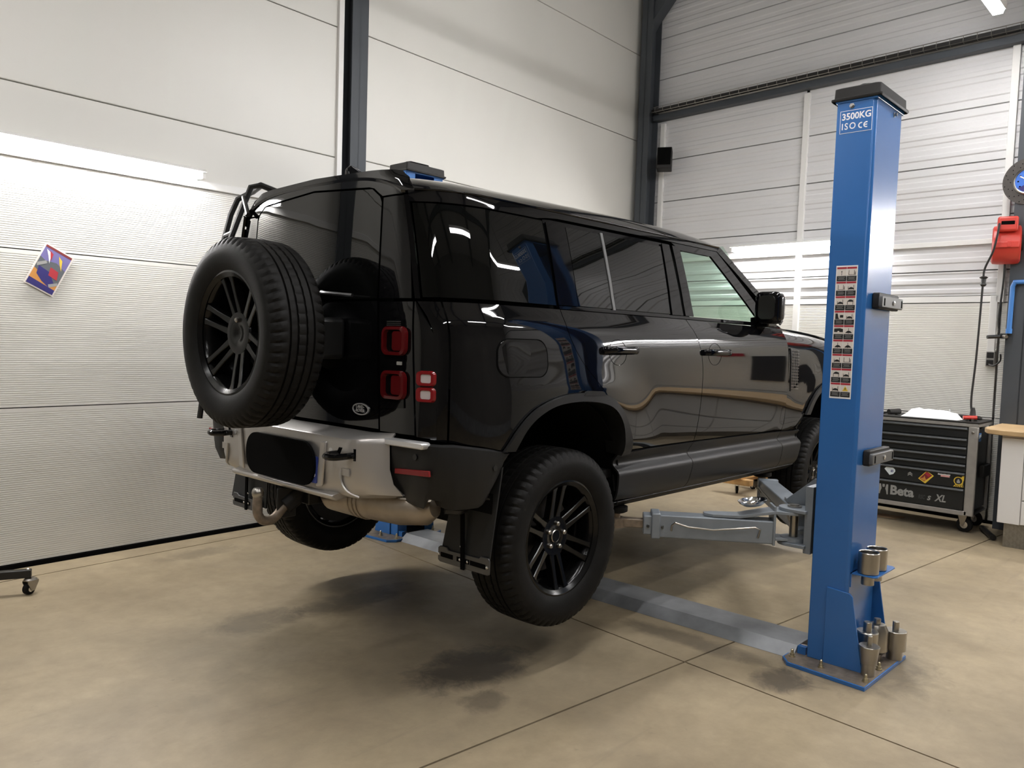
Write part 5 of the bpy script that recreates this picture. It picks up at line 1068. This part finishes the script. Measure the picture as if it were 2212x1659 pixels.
# ---- cable reel, hanging cable and plug
rx = fw(-1.62, 0.23); RL = thing('cable_reel', (rx, -1.605, 2.28), 'red plastic cable reel hanging on the dark column', 'cable reel')
M_ = Matrix.Translation((rx, -1.605, 2.47)) @ Matrix.Rotation(R(12), 4, 'Z')
b = MB(); rows = []
for yy, s_ in ((0.105, 0.86), (0.095, 0.97), (0.06, 1.0), (-0.06, 1.0), (-0.095, 0.97), (-0.105, 0.86)):
    rows.append([M_ @ Vector((0.15*s_*math.cos(a)*1.0, yy, 0.165*s_*math.sin(a)-0.015)) for a in np.linspace(0, 2*PI, 36, endpoint=False)])
b.grid(rows, wrap=True); b.add(rows[0], [tuple(range(36))]); b.add(rows[-1], [tuple(range(36))]); b.build('reel_case', 'reel_red', RL, smooth=40)
MB().bx(-0.175, 0.02, -0.075, 0.075, 0.08, 0.205, M_).build('outlet_head', 'reel_red', RL, bevel=0.018, seg=3)
MB().bx(-0.178, -0.172, -0.048, 0.048, 0.135, 0.165, M_).build('outlet_slot', 'seal_black', RL, bevel=0.004)
MB().bx(-0.160, -0.12, -0.09, 0.09, -0.055, -0.005, M_).build('case_rib', 'reel_red', RL, bevel=0.006)
MB().bx(-0.168, -0.15, -0.03, -0.005, -0.05, 0.0, M_).build('case_clip', 'reel_red', RL, bevel=0.003)
q = MB().lathe([(0.068, -0.104), (0.068, -0.118), (0.055, -0.122)], 28, (0, 0, 0), 'y'); q.v = [M_ @ Vector(p) for p in q.v]; q.build('side_disc', 'dark_plastic', RL)
MB().bx(0.03, 0.20, -0.03, 0.03, -0.10, 0.12, M_).build('wall_bracket', 'dark_plastic', RL)
px = rx-0.185
cb = thing('hanging_cable', (px, -1.50, 0.95), 'thin dark cable hanging from the red reel down to the chest', 'cable')
MB().tube(smooth_path([(px-0.012, -1.585, 2.615), (px-0.03, -1.58, 2.52), (px-0.03, -1.555, 2.38), (px-0.015, -1.50, 2.24), (px-0.02, -1.495, 2.12), (px-0.03, -1.49, 1.75), (px-0.04, -1.485, 1.45), (px-0.06, -1.475, 1.15), (px-0.07, -1.485, 1.03), (px-0.07, -1.50, 0.97)]), 0.0085, 8).build('cord', 'cable', cb)
MB().lathe([(0.020, 2.155), (0.034, 2.165), (0.020, 2.175), (0.018, 2.12), (0.024, 2.105), (0.014, 2.09)], 14, (px-0.018, -1.497, 0), 'z').build('stop_ball', 'cable', cb)
MB().lathe([(0.036, 0.9445), (0.036, 0.975), (0.024, 0.99), (0.020, 1.03), (0.012, 1.06)], 14, (px-0.07, -1.495, 0), 'z').build('plug', 'cable', cb)
# ---- brake disc clock
ck = thing('wall_clock', (fw(-1.66, 0.21), -1.735, 2.99), 'wall clock made from a drilled brake disc with a blue dial', 'clock')
Mc = Matrix.Translation((fw(-1.66, 0.215), -1.735, 2.985)) @ Matrix.Rotation(math.atan(FW_K)*-1, 4, 'Z')
def clk(name, prof, m, n=48):
    o = MB().lathe(prof, n, (0, 0, 0), 'x', caps=False); o.v = [Mc @ Vector(p) for p in o.v]; return o.build(name, m, ck, smooth=30)
clk('disc', [(0.118, 0.0), (0.195, 0.0), (0.195, 0.026), (0.118, 0.026), (0.118, 0.0)], 'disc_iron')
clk('bell', [(0.118, 0.02), (0.116, -0.012), (0.105, -0.020), (0.098, -0.018), (0.098, 0.0)], 'nickel')
clk('dial', [(0.0, -0.012), (0.100, -0.012), (0.100, 0.0)], 'clock_blue')
for k in range(36):
    a = 2*PI*k/36; r = 0.135+0.022*(k % 3); q = MB().lathe([(0.0045, -0.0012), (0.0045, 0.001)], 6, (0, r*math.cos(a), r*math.sin(a)), 'x'); q.v = [Mc @ Vector(p) for p in q.v]; q.build('drill_hole', 'seal_black', ck, smooth=0)
for k in range(10):
    a = 2*PI*k/10; q = MB().lathe([(0.007, -0.0135), (0.007, -0.011)], 10, (0, 0.075*math.cos(a), 0.075*math.sin(a)), 'x'); q.v = [Mc @ Vector(p) for p in q.v]; q.build('dial_hole', 'seal_black', ck, smooth=0)
for nm, pts, m in (('dial_sector', [(0.075, -0.055), (0.02, -0.03), (0.0, -0.095), (0.04, -0.085)], 'print_navy'), ('dial_sector', [(0.02, -0.04), (-0.06, -0.04), (-0.06, -0.075), (0.0, -0.095)], 'reel_red'), ('clock_hand', [(0.060, 0.045), (0.065, 0.037), (0.0, -0.004), (0.0, 0.006)], 'print_white'), ('clock_hand', [(-0.07, 0.022), (-0.07, 0.016), (0.0, -0.004), (0.0, 0.004)], 'print_white')):
    MB().prism(pts, lambda u, v, w: Mc @ Vector((-0.0135-w-(0.004 if nm == 'clock_hand' else 0), u, v)), 0, 0.001).build(nm, m, ck, smooth=0)
clk('clock_hub', [(0.0, -0.018), (0.030, -0.016), (0.032, -0.012)], 'dark_plastic', 24)
# ---- socket box, supply cable, air pipe
sb = thing('socket_box', (fw(-1.505, 0.0), -1.505, 1.41), 'grey two gang socket box on the white conduit', 'socket box')
MB().bx(-0.055, 0.0, -1.54, -1.47, 1.41, 1.545, MY).build('box', 'chest_grey', sb, bevel=0.006)
for z in (1.512, 1.445): MB().bx(-0.062, -0.054, -1.533, -1.478, z-0.026, z+0.024, MY).build('flap', 'dark_plastic', sb, bevel=0.004)
sc_ = MB().tube(smooth_path([(fw(-1.50, 0.07), -1.505, 1.43), (fw(-1.52, 0.12), -1.55, 1.42), (fw(-1.57, 0.14), -1.60, 1.46), (fw(-1.59, 0.21), -1.615, 1.52)]), 0.007, 8)
tag(sc_.build('plug_lead', 'cable'), 'short dark lead plugged into the grey socket box', 'cable')
sv = MB().tube(smooth_path([(fw(-1.6, 0.235), -1.60, 2.38), (fw(-1.6, 0.235), -1.605, 2.25), (fw(-1.60, 0.225), -1.60, 2.10), (fw(-1.6, 0.225), -1.585, 1.85), (fw(-1.6, 0.225), -1.59, 1.74)]), 0.008, 8)
tag(sv.build('supply_lead', 'cable'), 'dark supply cable curving down the column under the reel', 'cable')
ap = thing('air_pipe', (fw(-1.65, 0.22), -1.65, 1.70), 'light blue compressed air pipe with elbow on the dark column', 'pipe')
MB().tube([(fw(-1.64, 0.235), -1.670, 1.72), (fw(-1.64, 0.235), -1.675, 2.10), (fw(-1.64, 0.235), -1.687, 2.128), (fw(-1.64, 0.235), -1.68, 2.135), (fw(-1.64, 0.235), -1.85, 2.14)], 0.019, 14).build('pipe', 'pipe_blue', ap)
MB().lathe([(0.024, 1.70), (0.024, 1.74)], 14, (fw(-1.64, 0.235), -1.670, 0), 'z').build('collar', 'pipe_blue', ap)
MB().bx(-0.27, -0.20, -1.665, -1.61, 1.655, 1.70, MY).build('valve', 'black_metal', ap, bevel=0.006)
MB().tube([(fw(-1.6, 0.27), -1.61, 1.672), (fw(-1.55, 0.33), -1.53, 1.665)], 0.016, 12).build('coupling', 'black_metal', ap); MB().tube([(fw(-1.64, 0.27), -1.64, 1.675), (fw(-1.66, 0.31), -1.67, 1.67)], 0.014, 12).build('coupling', 'nickel', ap)
# ---- loudspeaker near the corner
sp = thing('loudspeaker', (fw(1.95, 0.1), 1.97, 3.60), 'small black loudspeaker bracketed high in the wall corner', 'speaker')
Ms = Matrix.Translation((fw(1.95, 0.20), 1.965, 3.69)) @ Matrix.Rotation(R(28), 4, 'Z') @ Matrix.Rotation(R(6), 4, 'Y')
MB().bx(-0.08, 0.08, -0.085, 0.085, -0.125, 0.125, Ms).build('cabinet', 'dark_plastic', sp, bevel=0.008)
MB().bx(-0.084, -0.078, -0.075, 0.075, -0.085, 0.115, Ms).build('grille', 'seal_black', sp)
MB().bx(0.07, 0.16, -0.02, 0.02, 0.05, 0.09, Ms).build('bracket', 'nickel', sp)
# ---- work bench
bn = thing('workbench', (4.78, -2.4, 0), 'workbench with pale wooden top, white drawers and chequer plate plinth', 'workbench')
MB().prism([(4.42, -3.6), (5.20, -3.6), (5.20, -1.655), (4.60, -1.655), (4.47, -1.70), (4.42, -1.80)], lambda u, v, w: (u, v, w), 0.885, 0.925).build('worktop', 'wood_top', bn, bevel=0.006)
MB().bx(4.50, 5.18, -3.58, -1.80, 0.19, 0.885).build('carcass', 'cabinet_white', bn)
MB().bx(4.482, 4.50, -1.955, -1.805, 0.19, 0.865).build('end_panel', 'cabinet_white', bn, bevel=0.002)
for z0, z1 in ((0.195, 0.375), (0.39, 0.60), (0.62, 0.86)):
    MB().bx(4.475, 4.50, -2.56, -1.962, z0, z1).build('drawer_front', 'cabinet_white', bn, bevel=0.003)
    MB().bx(4.475, 4.50, -3.20, -2.57, z0, z1).build('drawer_front', 'cabinet_white', bn, bevel=0.003)
pl = MB().bx(4.50, 5.16, -3.56, -1.85, 0.0, 0.19).build('plinth', 'tread_plate', bn)
bar_m = MB().prism([(-0.014, 0), (-0.008, 0.003), (0.008, 0.003), (0.014, 0), (0.008, -0.003), (-0.008, -0.003)], lambda u, v, w: (-w, u, v), 0.0, 0.0022).mesh('tread_bar', 'tread_plate', 0)
for i in range(22):
    for j in range(7):
        for k in (-1, 0, 1):
            sg = 1 if (i+j) % 2 else -1
            o = bpy.data.objects.new('tread_bar', bar_m); COL.objects.link(o); o.parent = pl
            o.location = (4.50, -1.872-i*0.026-k*0.004*1, 0.016+j*0.026+sg*k*0.006); o.rotation_euler = (R(45*sg), 0, 0)
jr = thing('jar', (4.95, -1.93, 0.925), 'glass jar with red lid standing on the workbench at the right edge', 'jar')
MB().lathe([(0.045, 0.926), (0.048, 0.93), (0.048, 1.02), (0.040, 1.035)], 24, (4.93, -1.99, 0), 'z').build('glass', 'jar_glass', jr)
MB().lathe([(0.044, 1.03), (0.052, 1.035), (0.052, 1.065), (0.03, 1.07), (0.03, 1.08)], 24, (4.93, -1.99, 0), 'z').build('lid', 'reel_red', jr)
# ---- bits on the floor
tag(MB().tube([(5.02, -1.60, 0.024), (4.66, -1.755, 0.024)], 0.023, 14).build('steel_tube', 'black_metal'), 'short dark tube lying on the floor between chest and bench', 'pipe')
tag(MB().prism([(4.86, -0.62), (5.02, -0.58), (5.05, -0.98), (4.90, -0.93)], lambda u, v, w: (u, v, w), 0.001, 0.006).build('cardboard', 'cardboard', smooth=0), 'flat piece of brown cardboard on the floor under the tool chest', 'cardboard')
dl = thing('wooden_dolly', (5.05, 0.62, 0), 'wooden mover dolly on white castors under the car by the ribbed wall', 'dolly')
MB().bx(4.80, 4.89, 0.42, 0.78, 0.105, 0.165).build('cleat', 'wood_block', dl, bevel=0.004)
MB().bx(4.78, 5.35, 0.50, 0.62, 0.165, 0.185).build('board', 'wood_block', dl, bevel=0.003); MB().bx(5.24, 5.33, 0.42, 0.78, 0.105, 0.165).build('cleat', 'wood_block', dl, bevel=0.004)
castor((4.90, 0.60), R(30), 0.038, dl, 0.013, 0.092); castor((5.27, 0.60), R(60), 0.038, dl, 0.013, 0.092)
# black stand at the right edge of the picture
bs = thing('floor_stand', (0.32, -2.80, 0), 'black stand with pointed knob cut off by the right edge', 'stand')
MB().tube([(0.33, -2.835, 0.0), (0.33, -2.835, 0.62)], 0.022, 14).build('leg', 'black_metal', bs)
